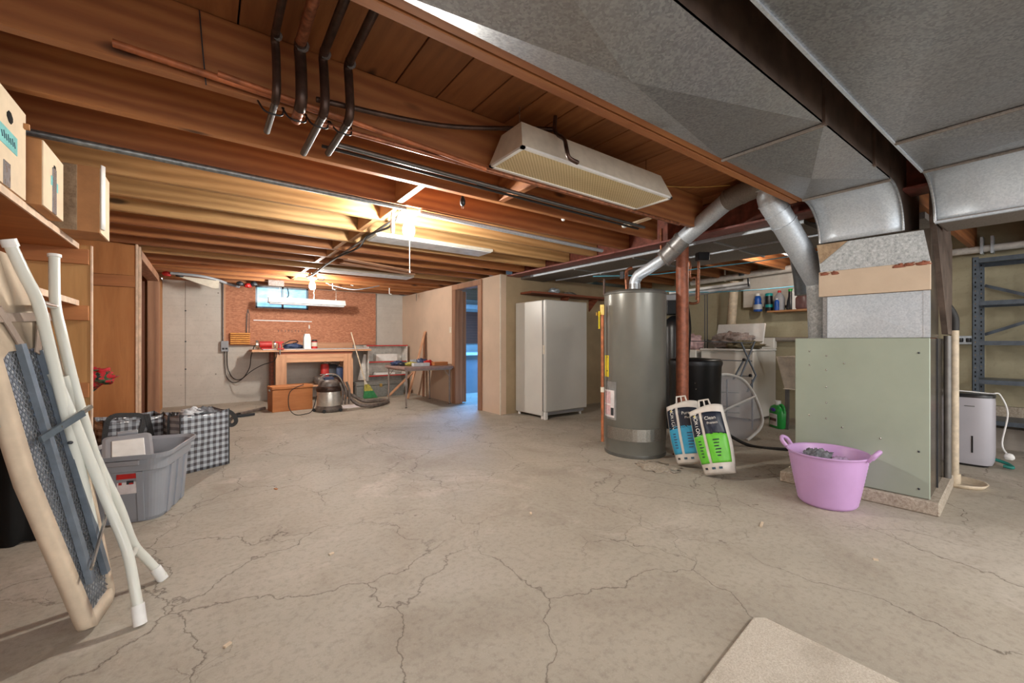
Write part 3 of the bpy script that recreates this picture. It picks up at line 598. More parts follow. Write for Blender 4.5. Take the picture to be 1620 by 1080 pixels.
# salt bags
def salt_bag(px0, cx, cy, yaw, mat, h, w_, lab, brand_off):
    T = Matrix.Translation((cx, cy, 0)) @ Matrix.Rotation(yaw, 4, 'Z') @ Matrix.Rotation(math.radians(-14), 4, 'Y')
    # local: -x faces camera, y across, z up ; leans back (+x)
    T = Matrix.Translation((cx, cy, .028)) @ Matrix.Rotation(yaw, 4, 'Z') @ Matrix.Rotation(math.radians(15), 4, 'Y') @ Matrix.Rotation(math.radians(brand_off), 4, 'X')
    root = thing('salt_bag', (cx, cy, 0), lab, 'bag', 'water softener salt bags beside the red column')
    def prof(v):
        if v < .08: return .62+.38*(v/.08)**.5
        if v > .82: return 1-.55*((v-.82)/.18)
        return 1
    def wid(v): return w_/2*(.80+.20*math.sin(min(v, .5)*math.pi)) if v < .5 else w_/2*(1-.10*(v-.5))
    def surf(sgn, lo=0, hi=1, a0=-1, a1=1, off=0):
        def g(i, j):
            v = lo+(hi-lo)*j; s_ = a0+(a1-a0)*i
            y = s_*wid(v); d = (.062*prof(v)*(1-abs(s_)**3.0)+.004)
            d += .006*noise.noise(Vector((s_*3, v*7, cx*9)))+.004*noise.noise(Vector((s_*9, v*16, cx*3)))
            z = v*h*(1-.04*abs(s_)**2) + .012*math.sin(s_*2+cx)*(v > .9)
            return (sgn*(d+off), y, z)
        return g
    mb = MB(T); mb.sheet(surf(-1), 24, 28, -.003); mb.sheet(surf(1), 24, 28, .003); mb.build('sack', 'bagw', root)
    for a0, a1, sl in ((.42, .96, 1), (-.84, .26, -1)):
        def colr(lo, hi, a0=a0, a1=a1):
            g = surf(-1, 0, 1, -1, 1, .0035)
            return lambda i, j: g(((a0+(a1-a0)*i)+1)/2, lo+(hi-lo)*j)
        MB(T).sheet(colr(.16, .58 if mat == 'bagg' else .60), 12, 12, -.0008).build('colour_block', mat, root)
        MB(T).sheet(colr(.57, .90), 12, 10, -.0012).build('navy_block', 'bagn', root)
    # y sign: viewer's left is +y, so mirror not needed; handle
    MB(T).tube([(0, -.045, h*.97), (0, -.035, h+.05), (0, .035, h+.05), (0, .045, h*.97)], .008, 6).build('carry_handle', 'bagw', root)
    MB(T).tube([(0, 0, h*.97), (0, 0, h+.05)], .006, 6).build('carry_handle', 'bagw', root)
    MB(T).box((-.004, -.055, h*.93), (.004, .055, h*.99)).build('handle_tab', 'bagw', root)
    def word(body, sy, v, size, rotz, mt='white'):
        x = surf(-1)((sy+1)/2, v); p = T @ (Vector(x)+Vector((-.008, 0, 0)))
        R = T.to_3x3() @ Matrix(((0, 0, -1), (-1, 0, 0), (0, 1, 0)))
        Mx = R.to_4x4() @ Matrix.Rotation(rotz, 4, 'Z') @ Matrix.Rotation(0, 4, 'X'); Mx.translation = p
        text('lettering', body, None, None, size, mt, root, Mx)
    word('MORTON', .66, .735, .040, -math.pi/2)
    word('Pure' if mat == 'bagb' else 'Clean', -.18, .80, .036, 0)
    word('Plus' if mat == 'bagb' else 'Protect', -.24, .73, .026, 0)
    for k in range(6):
        for sy in (.62, -.18):
            x = Vector(surf(-1)((sy+1)/2, .26+.045*k))+Vector((-.005, 0, 0)); MB(T).box(x-Vector((.001, .018+.006*(k % 3), .004)), x+Vector((.001, .016, .004))).build('print_mark', 'bagn' if mat == 'bagg' else 'bluep', root)
    for k in range(3):
        x = Vector(surf(-1)(.85-.22*k, .09))+Vector((-.005, 0, 0)); MB(T).box(x-Vector((.001, .012, .008)), x+Vector((.001, .012, .008))).build('print_mark', 'ink' if k else 'dark', root)
    MB(T).blob(Vector(surf(-1)(.84, .865))+Vector((-.005, 0, 0)), (.002, .008, .012), 3, .1).build('flame_emblem', 'yellow', root)
    return root
salt_bag(0, 3.275, 1.945, math.radians(24), 'bagb', .52, .28, 'blue and navy printed sack of softener salt leaning beside the water heater', -11)
salt_bag(1, 3.20, 1.665, math.radians(22), 'bagg', .53, .27, 'green and navy printed sack of softener salt, in front of the blue one', -14)
MB().blob((3.05, 2.12, 0.002), (.12, .16, .006), 4, .5, 6, flat=False).build('concrete_crumbs', 'crackdirt', label='crumbled concrete bits on the floor before the salt sacks', cat='debris', kind='stuff')

# ================================================================== LAUNDRY CORNER
ws = thing('washing_machine', (6.1, 2.85, 0), 'white washing machine with raised lid by the utility wall', 'washing machine')
MB().box((5.75, 2.56, .03), (6.42, 3.28, .92)).build('cabinet', 'white', ws, .012)
MB().box((5.73, 2.55, .92), (6.42, 3.29, .95)).build('top_deck', 'white2', ws, .01)
MB().obb((6.13, 2.92, 1.12), (.055, 0, .18), (0, .33, 0), (.012, 0, -.004)).build('lid', 'white2', ws, .008)
MB().box((6.36, 2.56, .95), (6.45, 3.28, 1.10)).build('control_panel', 'white', ws, .01)
for y in (2.62, 3.22): MB().lathe((5.82, y, 0), [(.025, 0), (.025, .03)], 12).build('foot', 'black_r', ws)
MB().blob((5.95, 2.93, 1.05), (.13, .26, .12), 3, .35, 3, 22).build('laundry_pile', 'beigec', label='crumpled taupe clothes on the washing machine', cat='clothes')
MB().blob((5.85, 2.72, 1.00), (.10, .22, .06), 9, .45, 4, 22).build('laundry_pile', 'camo', label='olive crumpled cloth spilling over the washing machine edge', cat='clothes')
dr = thing('dryer', (6.1, 3.7, 0), 'white dryer partly hidden behind the black salt tank', 'dryer')
MB().box((5.75, 3.35, .03), (6.42, 4.05, .93)).build('cabinet', 'white', dr, .012)
MB().box((6.36, 3.35, .93), (6.45, 4.05, 1.08)).build('control_panel', 'white', dr, .01)
MB().blob((5.9, 3.50, 1.02), (.12, .15, .13), 5, .35, 3, 20).build('laundry_pile', 'pinkc', label='pink crumpled cloth heaped on the dryer', cat='clothes')
rk = thing('drying_rack', (5.2, 2.3, 0), 'folding grey drying rack standing before the washing machine', 'rack')
def R3(px, py, t): return D(px, py, t)
for a, b_ in (((1194, 540), (1170, 600)), ((1172, 541), (1196, 594)), ((1196, 594), (1182, 620)), ((1176, 571), (1160, 600))):
    MB().tube([R3(*a, 5.0), R3(*b_, 5.0)], .011, 8).build('leg', 'railm', rk)
for y in (541, 570, 594, 620, 642, 652):
    MB().tube([R3(1085, y-2, 5.6), R3(1190 if y < 600 else 1170, y+1, 5.0)], .006, 6).build('rail', 'railm', rk)
for y in (569, 594): MB().blob(R3(1177 if y < 580 else 1187, y, 4.98), (.02, .02, .02), 2, .1).build('joint', 'black', rk)
for px in (1150, 1190): MB().tube([R3(px, 600, 5.0), Vector((R3(px, 600, 5.0).x, R3(px, 600, 5.0).y, 0))], .010, 8).build('leg', 'railm', rk)
# sheer mesh hamper
mh = thing('mesh_hamper', (4.35, 1.95, 0), 'folded sheer mesh hamper with white rim leaning by the salt tank', 'hamper')
rim = [(1136, 600), (1138, 595), (1146, 592), (1160, 594), (1176, 601), (1190, 618), (1200, 640), (1206, 662), (1203, 676), (1194, 686), (1182, 696)]
RP = [D(x, y, 4.44+.35*(697-y)/100) for x, y in rim]
ax_ = D(1146, 694, 4.5)
MB().tube(smooth_path(RP, 4), .016, 8).build('rim', 'white2', mh)
SP = smooth_path(RP, 4); nn = len(SP)-1
def shp(i, j):
    k = min(int(i*nn), nn-1); q = SP[k].lerp(SP[k+1], i*nn-k) if i < 1 else SP[-1]
    c_ = ax_.lerp(q, j); return c_+Vector((.03, .02, 0))*math.sin(j*math.pi)
MB().sheet(shp, 40, 6, .002).build('mesh_side', 'sheer', mh)
MB().tube(smooth_path([D(1196, 626, 4.66), D(1160, 642, 4.62), D(1140, 652, 4.6)], 3), .011, 6).build('strap', 'white2', mh)
sk = thing('utility_sink', (5.6, 2.0, 0), 'cream plastic utility sink on legs beside the green furnace', 'sink')
sx0, sx1, sy0, sy1 = 5.55, 6.15, 1.55, 2.20
MB().add([(sx0, sy0, .86), (sx1, sy0, .86), (sx1, sy1, .86), (sx0, sy1, .86), (sx0+.06, sy0+.05, .48), (sx1-.06, sy0+.05, .48), (sx1-.06, sy1-.05, .48), (sx0+.06, sy1-.05, .48),
          (sx0+.03, sy0+.03, .86), (sx1-.03, sy0+.03, .86), (sx1-.03, sy1-.03, .86), (sx0+.03, sy1-.03, .86), (sx0+.09, sy0+.08, .52), (sx1-.09, sy0+.08, .52), (sx1-.09, sy1-.08, .52), (sx0+.09, sy1-.08, .52)],
         [(0, 4, 5, 1)[::-1], (1, 5, 6, 2)[::-1], (2, 6, 7, 3)[::-1], (3, 7, 4, 0)[::-1], (4, 7, 6, 5), (0, 1, 9, 8), (1, 2, 10, 9), (2, 3, 11, 10), (3, 0, 8, 11), (8, 9, 13, 12), (9, 10, 14, 13), (10, 11, 15, 14), (11, 8, 12, 15), (12, 13, 14, 15)]).build('basin', 'sink', sk, .01)
for x in (sx0+.08, sx1-.08):
    for y in (sy0+.08, sy1-.08): MB().bar((x, y, .5), (x+(.02 if x > 5.8 else -.02), y, 0), .04, .03).build('leg', 'insul', sk)
MB().tube(smooth_path([(5.85, 1.9, .5), (5.85, 1.9, .3), (5.95, 1.9, .22), (6.2, 1.9, .35)], 4), .022, 8).build('drain_trap', 'black_r', sk)
gb = thing('detergent_jug', (5.15, 1.75, 0), 'green detergent jug with white cap on the floor under the sink', 'bottle')
gc = D(1231, 676, 5.13); gc.z = 0; TG = Matrix.Translation(gc) @ Matrix.Rotation(math.radians(-36), 4, 'Z')
MB(TG).lathe((0, 0, 0), [(.9, 0), (1, .02), (1, .20), (.85, .25), (.45, .275), (.26, .28)], 24, .06, .115, power=4).build('jug_body', 'green', gb)
MB(TG).lathe((0, 0, .275), [(.032, 0), (.034, .05), (.03, .055)], 16).build('cap', 'white2', gb)
MB(TG).tube(smooth_path([(0, -.035, .272), (0, -.07, .285), (0, -.108, .255), (0, -.112, .19)], 4), .014, 8).build('handle', 'green', gb)
MB(TG).box((-.068, -.075, .03), (-.060, .06, .17)).build('printed_label', 'paper', gb, .003)
MB(TG).box((-.0695, -.07, .085), (-.066, .055, .12)).build('label_band', 'brown', gb)
MB(TG).blob((-.055, .01, .215), (.012, .05, .024), 2, .05).build('violet_sticker', 'purp', gb)
# wall shelf with bottles
sh = thing('bottle_shelf', (6.38, 2.2, 1.45), 'small wooden wall shelf carrying the cleaning bottles', 'shelf')
MB().box((6.28, 1.55, 1.45), (6.5, 2.62, 1.475)).build('board', 'lum_y', sh, .003)
for y in (1.95,): MB().box((6.45, y-.03, 1.18), (6.49, y+.03, 1.45)).build('bracket', 'joist', sh); MB().prism([(6.46, y-.012, 1.2), (6.32, y-.012, 1.45), (6.46, y-.012, 1.45)], (0, .024, 0)).build('bracket', 'joist', sh)
def on_shelf(px, X_=6.36):
    u = (px-810)/664; t = X_/(FX+FY*u); return Vector((X_, (FY-FX*u)*t, 1.476))
def bottle(px, prof, mat, cap, capmat, lab, name='bottle', extra=None, sx=1, sy=1, pw=2, xs=6.36):
    c = on_shelf(px, xs); r = thing(name, c, lab, 'bottle', 'bottles on the wall shelf')
    MB().lathe(c, prof, 20, sx, sy, power=pw).build('bottle_body', mat, r)
    z = prof[-1][1]; MB().lathe(c+Vector((0, 0, z-.002)), [(cap[0], 0), (cap[0], cap[1]*.8), (cap[0]*.8, cap[1])], 14).build('cap', capmat, r)
    if extra: extra(c, r)
    return r
def lblband(z0, z1, r_, mat):
    def e(c, r): MB().lathe(c, [(r_, z0), (r_, z1)], 20, cap0=False, cap1=False).build('wrap_label', mat, r)
    return e
bottle(1199, [(.052, 0), (.058, .02), (.056, .09), (.042, .14), (.046, .17), (.036, .215), (.022, .225)], 'dblue', (.026, .035), 'white2', 'blue softener bottle with white cap, leftmost on the wall shelf', extra=lblband(.03, .10, .0585, 'hump_l'))
bottle(1216.5, [(.044, 0), (.046, .01), (.046, .20), (.044, .21)], 'black', (.048, .04), 'tealp', 'black tub with teal lid, second from left on the wall shelf', extra=lblband(.05, .09, .0468, 'tealp'))
bottle(1233, [(.8, 0), (.85, .02), (.85, .16), (.6, .21), (.3, .24), (.25, .245)], 'hump', (.022, .03), 'red', 'clear grey jug with red cap in the middle of the shelf', sx=.06, sy=.075, pw=3)
bottle(1229, [(.028, 0), (.03, .01), (.03, .12), (.014, .145)], 'dblue', (.013, .02), 'white2', 'small blue bottle in front of the clear grey jug', xs=6.31)
bottle(1251, [(.05, 0), (.052, .02), (.045, .11), (.030, .18), (.026, .25)], 'black', (.03, .035), 'green', 'black bottle with green cap beside the white carton', extra=None)
c = on_shelf(1258.5, 6.34); r = thing('white_carton', c, 'narrow white carton standing between bottles on the wall shelf', 'carton', None)
MB().box(c-Vector((.03, .03, 0)), c+Vector((.03, .03, .24))).build('carton_body', 'white2', r, .003); MB().prism([c+Vector((-.03, -.03, .24)), c+Vector((.03, -.03, .24)), c+Vector((0, -.03, .275))], (0, .06, 0)).build('gable_top', 'white2', r)
bottle(1269, [(.9, 0), (1, .02), (1, .14), (.8, .2), (.35, .225), (.3, .235)], 'brown', (.022, .02), 'dark', 'wide brown jug at the right end of the wall shelf', sx=.06, sy=.085, pw=3)
# pipes on the utility wall
t = thing('waste_pipe', (6.3, 2.6, 2.0), 'white plastic waste pipe running high along the utility wall', 'pipe')
MB().tube([(6.3, 3.75, 1.99), (6.3, 1.3, 2.05)], .045, 14).build('main_run', 'pvc', t)
MB().tube(smooth_path([(6.3, 2.25, 2.04), (6.3, 2.28, 2.12), (6.3, 2.3, 2.27)], 3), .045, 12).build('branch', 'pvc', t)
MB().tube([(6.3, 2.95, 2.0), (6.3, 2.95, 2.27)], .06, 12).build('branch', 'bluegrey', t)
for y in (3.2, 2.0): MB().box((6.29, y, 1.95), (6.31, y+.02, 2.27)).build('hanger', 'offw', t)
MB().tube([D(1162, 445, 6.2), D(1156, 520, 6.25)], .062, 14).build('drop_pipe', 'pvc_y', t)
sl_ = thing('tube_light', (5.2, 2.9, 1.6), 'white fluorescent tube fixture hanging by the red column, unlit', 'light')
A, B = D(1062, 465, 5.2), D(1186, 448, 4.75)
MB().bar(A, B, .26, .03).build('housing', 'white2', sl_, .004)
for k in (-1, 0, 1):
    o_ = (B-A).cross(Vector((0, 0, 1))).normalized()*.075*k; MB().tube([A+o_-Vector((0, 0, .035)), B+o_-Vector((0, 0, .035))], .017, 10).build('tube', 'hump_l', sl_)
MB().bar(B+(A-B)*.0, B+(A-B)*.02, .26, .09).build('end_cap', 'dark', sl_)
wires('clothes_line', [D(938, 437, 4.6), D(1035, 434, 4.6), D(1110, 424, 4.6), D(1200, 413, 4.6), D(1300, 397, 4.6)], .006, 'cyan', 'upper pale blue clothes line strung behind the red column', 'line')
wires('clothes_line', [D(990, 456, 4.9), D(1040, 460, 4.9), D(1120, 462, 4.9), D(1200, 458, 4.9), D(1265, 452, 4.9)], .006, 'cyan', 'lower pale blue clothes line sagging above the washing machine', 'line')
wires('black_floor_hose', [D(1138, 676, 4.2), D(1160, 692, 4.25), D(1185, 704, 4.2), D(1215, 709, 4.1), D(1262, 711, 4.0)], .016, 'black_r', 'black hose lying on the floor between salt sacks and lilac tub', 'hose').location.z -= 0
for i, (px, t_) in enumerate(((1115, 6.3), (1119, 6.3))): MB().tube([D(px, 462, t_), D(px, 560, t_)], .008, 6).build('wall_conduit', 'dark', label='thin dark conduit down the utility wall, %s of a pair' % ('left' if i == 0 else 'right'), cat='pipe')
MB().tube([(6.42, 1.3, 1.08), (6.42, 3.4, 1.08)], .03, 10).build('wall_ledge_pipe', 'wall_g', label='grey pipe along the utility wall below the bottle shelf', cat='pipe')
MB().box((6.42, 1.9, 1.55), (6.498, 3.0, 2.02)).build('wall_board', 'wall_c', label='pale board fixed to the utility wall behind the bottles', cat='board')
for k, y in enumerate((1.75,)): MB().box((6.43, y-.05, 1.0), (6.495, y+.03, 2.27)).build('wall_stud', 'joist', label='dark wooden stud on the utility wall behind the bottle shelf', cat='post')
# freezer
fr = thing('freezer', (4.05, 4.6, 0), 'white upright freezer standing against the utility wall', 'freezer')
MB().box((3.66, 4.335, .04), (4.455, 4.935, 1.61)).build('cabinet', 'fridge', fr, .01)
MB().box((3.667, 4.318, .11), (4.448, 4.335, 1.605)).build('door_gasket', 'gasket', fr)
MB().box((3.66, 4.26, .10), (4.45, 4.318, 1.612)).build('door', 'fridge_d', fr, .012)
MB().box((3.652, 4.275, .88), (3.66, 4.312, 1.0)).build('door_handle', 'offw', fr, .003)
MB().box((3.70, 4.30, .055), (4.42, 4.33, .10)).build('kick_plate', 'hump', fr)
for x in (3.69, 4.40): MB().lathe((x, 4.36, 0), [(.02, 0), (.02, .05)], 10).build('foot', 'white2', fr)
for x in (3.69, 4.40): MB().lathe((x, 4.88, 0), [(.02, 0), (.02, .05)], 10).build('foot', 'white2', fr)
MB().box((3.665, 4.27, 0), (3.71, 4.31, .1)).build('hinge_foot', 'white2', fr, .004)
lg = thing('wall_ledge', (4.9, 4.8, 1.7), 'long brown wooden shelf board above the white freezer', 'shelf')
MB().box((3.76, 4.68, 1.745), (5.5, 4.945, 1.775)).build('board', 'wooddk', lg)
for x in (4.56, 5.2): MB().prism([(x, 4.945, 1.55), (x, 4.945, 1.745), (x, 4.74, 1.745)], (.02, 0, 0)).build('bracket', 'wooddk', lg)
MB().blob((4.28, 4.78, 1.815), (.09, .06, .045), 6, .3, 4, 18).build('crumpled_foil', 'galv_b', label='crumpled silver foil lying on the brown shelf board', cat='foil')
MB().blob((4.62, 4.80, 1.795), (.11, .05, .025), 8, .45, 5, 18).build('chain_bundle', 'galv_d', label='small heap of metal hardware on the brown shelf board', cat='hardware')
# ================================================================== LILAC TUB
tb = thing('flexible_tub', (3.27, 1.0, 0), 'lilac flexible plastic laundry tub in front of the green furnace', 'tub')
def tubp():
    P = [(.01, 0), (.165, 0), (.178, .01)]
    for k in range(1, 29):
        z = .01+k*.011; P.append((.178+.07*(z/.33)**.9+(.0022 if k % 2 else 0), z))
    P += [(.256, .33), (.262, .335), (.254, .34), (.246, .33), (.17, .02), (.01, .015)]
    return P
MB().lathe((3.27, 1.0, 0), tubp(), 64, .90, .86).build('tub_body', 'purple', tb)
for s_ in (-1, 1):
    y0 = 1.0+s_*.218; MB().tube(smooth_path([(3.235, y0-.0*s_, .325), (3.228, y0+.03*s_, .365), (3.27, y0+.045*s_, .385), (3.312, y0+.03*s_, .365), (3.305, y0, .325)], 5), .013, 8).build('handle', 'purple', tb)
MB().blob((3.28, 1.06, .265), (.105, .085, .065), 4, .35, 5, 22).build('clothes_heap', 'greyc', label='grey patterned garment lying in the lilac tub', cat='clothes')
MB().blob((3.27, .93, .255), (.095, .075, .05), 6, .3, 5, 22).build('clothes_heap', 'lav', label='pale mauve garment lying in the lilac tub, nearer the right handle', cat='clothes')
# ================================================================== DEHUMIDIFIER and rack
dh = thing('dehumidifier', (5.2, .52, 0), 'silver dehumidifier with black top on the floor by the right wall', 'dehumidifier')
TD = Matrix.Translation((5.31, .66, 0)) @ Matrix.Rotation(math.radians(2), 4, 'Z')
MB(TD).lathe((0, 0, .02), [(.93, 0), (.97, .02), (1, .08), (1, .52), (.98, .56)], 48, .13, .208, power=4).build('housing', 'humid', dh)
MB(TD).lathe((0, 0, .58), [(1.0, 0), (1.0, .018), (.96, .03)], 48, .132, .210, power=4).build('top_grille', 'black', dh)
MB(TD).lathe((0, 0, 0), [(.85, 0), (.9, .02)], 32, .12, .20, power=4).build('base', 'black_r', dh)
MB(TD).box((-.133, -.09, .12), (-.129, -.08, .26)).build('water_gauge', 'black', dh)
MB(TD).box((-.132, .12, .12), (-.1, .145, .27)).build('grip_recess', 'hump_l', dh, .004)
MB(TD).box((-.133, -.10, .505), (-.130, -.04, .512)).build('name_badge', 'gasket', dh)
MB(TD).tube(smooth_path([(.02, -.20, .61), (-.05, .0, .625), (-.04, .15, .62), (.02, .2, .60)], 5), .006, 6).build('power_cord', 'white2', dh)
MB(TD).tube(smooth_path([(.02, -.2, .615), (.06, -.23, .6), (.08, -.27, .45), (.06, -.24, .2), (.02, -.27, .12)], 5), .006, 6).build('power_cord', 'white2', dh)
MB(TD).blob((.02, -.28, .1), (.02, .03, .03), 2, .1).build('plug', 'white2', dh)
MB(TD).tube(smooth_path([(.05, -.19, .06), (.03, -.27, .04), (-.03, -.30, .025), (-.04, -.25, .03)], 5), .013, 8).build('drain_hose', 'tealh', dh)
def RX(px, X_): 
    u = (px-810)/664; t = X_/(FX+FY*u); return (FY-FX*u)*t
rs = thing('steel_shelving', (6.1, .3, 0), 'blue-grey perforated steel shelving unit against the right wall', 'shelving')
ry0, ry1 = -.55, .66
for X_ in (5.98, 6.36):
    for y in (ry0, ry1):
        p = MB().box((X_, y-.045, 0), (X_+.005, y, 1.86)).box((X_, y-.005, 0), (X_+.045, y, 1.86)).build('upright', 'rack', rs)
        if y > 0:
            for k in range(44): MB().box((X_-.0015, y-.027, .05+k*.041), (X_-.0005, y-.018, .068+k*.041)).build('slot_hole', 'darkhole' if k % 3 else 'chrome', p)
for z in (.30, .68, 1.05, 1.43, 1.84):
    s_ = MB().box((5.985, ry0, z), (6.40, ry1, z+.006)).box((5.985, ry0, z-.035), (5.99, ry1, z)).box((6.395, ry0, z-.035), (6.40, ry1, z)).box((5.985, ry1-.006, z-.035), (6.4, ry1, z)).build('shelf', 'rack', rs)
MB().bar((6.41, .62, 1.12), (6.41, -.5, 1.62), .03, .004, (1, 0, 0)).build('cross_brace', 'rack', rs)
MB().bar((6.415, .62, 1.62), (6.415, -.5, 1.12), .03, .004, (1, 0, 0)).build('cross_brace', 'rack', rs)
wpz = thing('wall_water_pipe', (6.35, .5, 1.96), 'white plastic pipe clamped along the right wall above the shelving', 'pipe')
MB().tube([(6.35, 1.1, 1.985), (6.35, -1.6, 1.985)], .036, 16).build('pipe', 'pvc', wpz)
for y in (.62, .55): MB().box((6.30, y, 1.93), (6.40, y+.02, 2.1)).build('clamp', 'galv_b', wpz)
ob = thing('outlet_box', (6.45, .75, 1.05), 'steel outlet box with two black sockets left of the steel shelving', 'outlet')
MB().box((6.42, .69, 1.02), (6.5, .84, 1.11)).build('box', 'galv_b', ob, .004)
for y in (.73, .79): MB().lathe((6.418, y, 1.065), [(.02, -.02), (.022, 0), (.02, .02)], 10).build('socket', 'black', ob)
MB().box((6.44, -.62, .26), (6.5, .86, .40)).build('wall_insulation', 'crackdirt', label='rough insulation strip low on the right wall behind the dehumidifier', cat='insulation')
MB().box((6.30, -.1, 0), (6.49, 1.1, .2)).build('floor_curb', 'wall_g', label='grey concrete curb along the foot of the right wall', cat='curb')
MB().box((6.425, .12, .31), (6.436, .30, .38)).build('orange_tape', 'orange', label='orange tape strip on the wall insulation right of the dehumidifier', cat='tape')
MB().box((6.46, .98, .3), (6.497, 1.06, 2.02)).build('wall_stud', 'wooddk', label='dark wooden strip on the right wall left of the shelving', cat='post')

# ================================================================== CEILING FITTINGS
tr = thing('ceiling_light', (1.8, 1.73, 2.0), 'long white box light fitting hanging under the subfloor, unlit', 'light', 'white fluorescent fittings under the ceiling, unlit')
x0, x1, y0, y1, z0 = 1.235, 2.48, 1.61, 1.905, 2.0
MB().add([(x0, y0, z0), (x1, y0, z0), (x1, y1, z0), (x0, y1, z0), (x0+.04, y0+.06, z0+.15), (x1-.04, y0+.06, z0+.15), (x1-.04, y1-.06, z0+.15), (x0+.04, y1-.06, z0+.15)], [(0, 1, 5, 4), (1, 2, 6, 5), (2, 3, 7, 6), (3, 0, 4, 7), (4, 5, 6, 7)]).build('housing', 'offw', tr)
for a, c in (((x0, y0, z0-.012), (x1, y0+.018, z0)), ((x0, y1-.018, z0-.012), (x1, y1, z0)), ((x0, y0, z0-.012), (x0+.02, y1, z0)), ((x1-.02, y0, z0-.012), (x1, y1, z0))): MB().box(a, c).build('frame', 'white2', tr)
MB().box((x0+.02, y0+.018, z0-.006), (x1-.02, y1-.018, z0-.002)).build('diffuser', 'lens', tr)
for x in (1.33, 2.40): MB().tube([(x, 1.757, 2.145), (x, 1.757, 2.281)], .003, 6).build('hanging_hook', 'chrome', tr)
for (x0, x1, y0, y1, lab) in ((1.21, 2.45, 3.70, 3.98, 'flat white fluorescent fitting between joists right of the nearest bulb, unlit'), (1.24, 2.48, 5.85, 6.13, 'flat white fluorescent fitting between joists near the far bulb, unlit')):
    g = thing('ceiling_light', ((x0+x1)/2, (y0+y1)/2, 1.99), lab, 'light', 'white fluorescent fittings under the ceiling, unlit')
    MB().box((x0, y0, 1.995), (x1, y1, 2.025)).build('housing', 'offw', g, .004)
    MB().box((x0+.015, y0+.015, 1.988), (x1-.015, y1-.015, 1.995)).build('diffuser', 'hump_l', g)
    MB().tube([((x0+x1)/2, (y0+y1)/2, 2.025), ((x0+x1)/2, (y0+y1)/2, 2.28)], .004, 6).build('hanger', 'chrome', g)
sl = thing('shop_light', (1.45, 7.9, 1.7), 'slim white shop light hanging in front of the blue window', 'light')
MB().add([(.83, 7.92, 1.70), (2.05, 7.92, 1.70), (2.05, 8.10, 1.70), (.83, 8.10, 1.70), (.83, 7.97, 1.79), (2.05, 7.97, 1.79), (2.05, 8.05, 1.79), (.83, 8.05, 1.79)], [(0, 1, 5, 4), (1, 2, 6, 5), (2, 3, 7, 6), (3, 0, 4, 7), (4, 5, 6, 7), (0, 3, 2, 1)]).build('reflector', 'white2', sl)
for x in (1.0, 1.9): MB().tube([(x, 8.01, 1.79), (x, 8.01, 2.27)], .004, 6).build('hanging_chain', 'chrome', sl)
for y in (7.975, 8.045): MB().tube([(.85, y, 1.688), (2.03, y, 1.688)], .015, 8).build('tube', 'hump_l', sl)
for (bx, by, lab, cord) in ((1.20, 2.93, 'glowing bare bulb in a white socket on the nearest joists', .37), (1.27, 6.75, 'glowing bare bulb in a white socket near the back wall', .25)):
    g = thing('bare_bulb', (bx, by, 1.9), lab, 'light')
    MB().box((bx-.05, by-.035, 2.012), (bx+.05, by+.035, 2.12)).build('mounting_block', 'weath', g, .003)
    MB().lathe((bx, by, 1.975), [(.02, -.03), (.035, -.012), (.072, .012), (.075, .03), (.07, .036)], 28).build('porcelain_socket', 'ceram', g)
    MB().lathe((bx, by, 1.865), [(.004, -.05), (.03, -.045), (.043, -.015), (.043, .012), (.03, .05), (.02, .09)], 24).build('bulb', 'bulb', g)
    MB().tube([(bx+.03, by+.06, 1.99), (bx+.032, by+.06, 1.94-cord)], .0022, 6).build('pull_cord', 'offw', g)
    MB().lathe((bx+.032, by+.06, 1.93-cord), [(.002, 0), (.007, .006), (.002, .02)], 8).build('cord_end', 'white2', g)
MB().lathe((1.10, 2.99, 1.87), [(.006, -.03), (.013, -.02), (.016, .05), (.010, .13)], 12).build('plug_adapter', 'white2', label='white plug hanging just left of the nearest bulb', cat='plug')
# pipes under the ceiling
for i, (x, r_, z1, yend, lab) in enumerate(((.215, .016, 2.2, 2.12, 'thin dark copper pipe, leftmost of the four crossing overhead'), (.30, .023, 2.2, 1.98, 'brown copper pipe, second from left of the four overhead'), (.385, .019, 2.2, 2.26, 'dark pipe, third from left of the four overhead'), (.482, .019, 2.2, 2.19, 'dark pipe, rightmost of the four overhead'))):
    t = thing('overhead_pipe', (x, 1.5, 2.0), lab, 'pipe', 'four capped pipes crossing overhead')
    r_ *= .86
    MB().tube([(x-.01, 1.235, z1), (x-.006, 1.79, z1)], r_, 12).build('upper_run', 'copper_d' if i != 1 else 'copper', t)
    MB().tube(smooth_path([(x-.006, 1.78, z1), (x-.004, 1.815, z1-.01), (x, 1.82, z1-.05), (x, 1.80, 2.03), (x, 1.81, 1.985), (x, 1.84, 1.97)], 4), r_*1.08, 12).build('offset', 'copper_d', t)
    if i != 1: MB().tube([(x, 1.83, 1.97), (x, yend, 1.97)], r_*.92, 12).build('lower_run', 'steelpipe', t)
    else: MB().tube([(x, 1.83, 1.975), (x, 1.93, 1.965)], r_, 12).build('lower_run', 'copper', t)
    MB().tube([(x, 1.79, z1), (x, 1.80, z1)], r_*1.35, 12).build('solder_ring', 'galv', t)
    MB().tube(smooth_path([(x-.05, 1.93, 2.0), (x-.03, 1.90, 1.955), (x, 1.89, 1.945), (x+.03, 1.90, 1.955), (x+.04, 1.93, 2.0)], 4), .004, 6).build('wire_tie', 'black', t)
def run(name, a, b_, r_, mat, lab, cat='pipe'): return MB().tube([a, b_], r_, 10).build(name, mat, label=lab, cat=cat)
run('copper_tube', (-.25, 1.905, 2.04), (.52, 1.905, 2.012), .013, 'copper_o', 'orange copper tube along the nearest joist, upper left')
run('copper_tube', (.035, 1.885, 2.035), (1.2, 1.885, 1.965), .011, 'copper_o', 'second orange copper tube along the nearest joist under the crossing pipes')
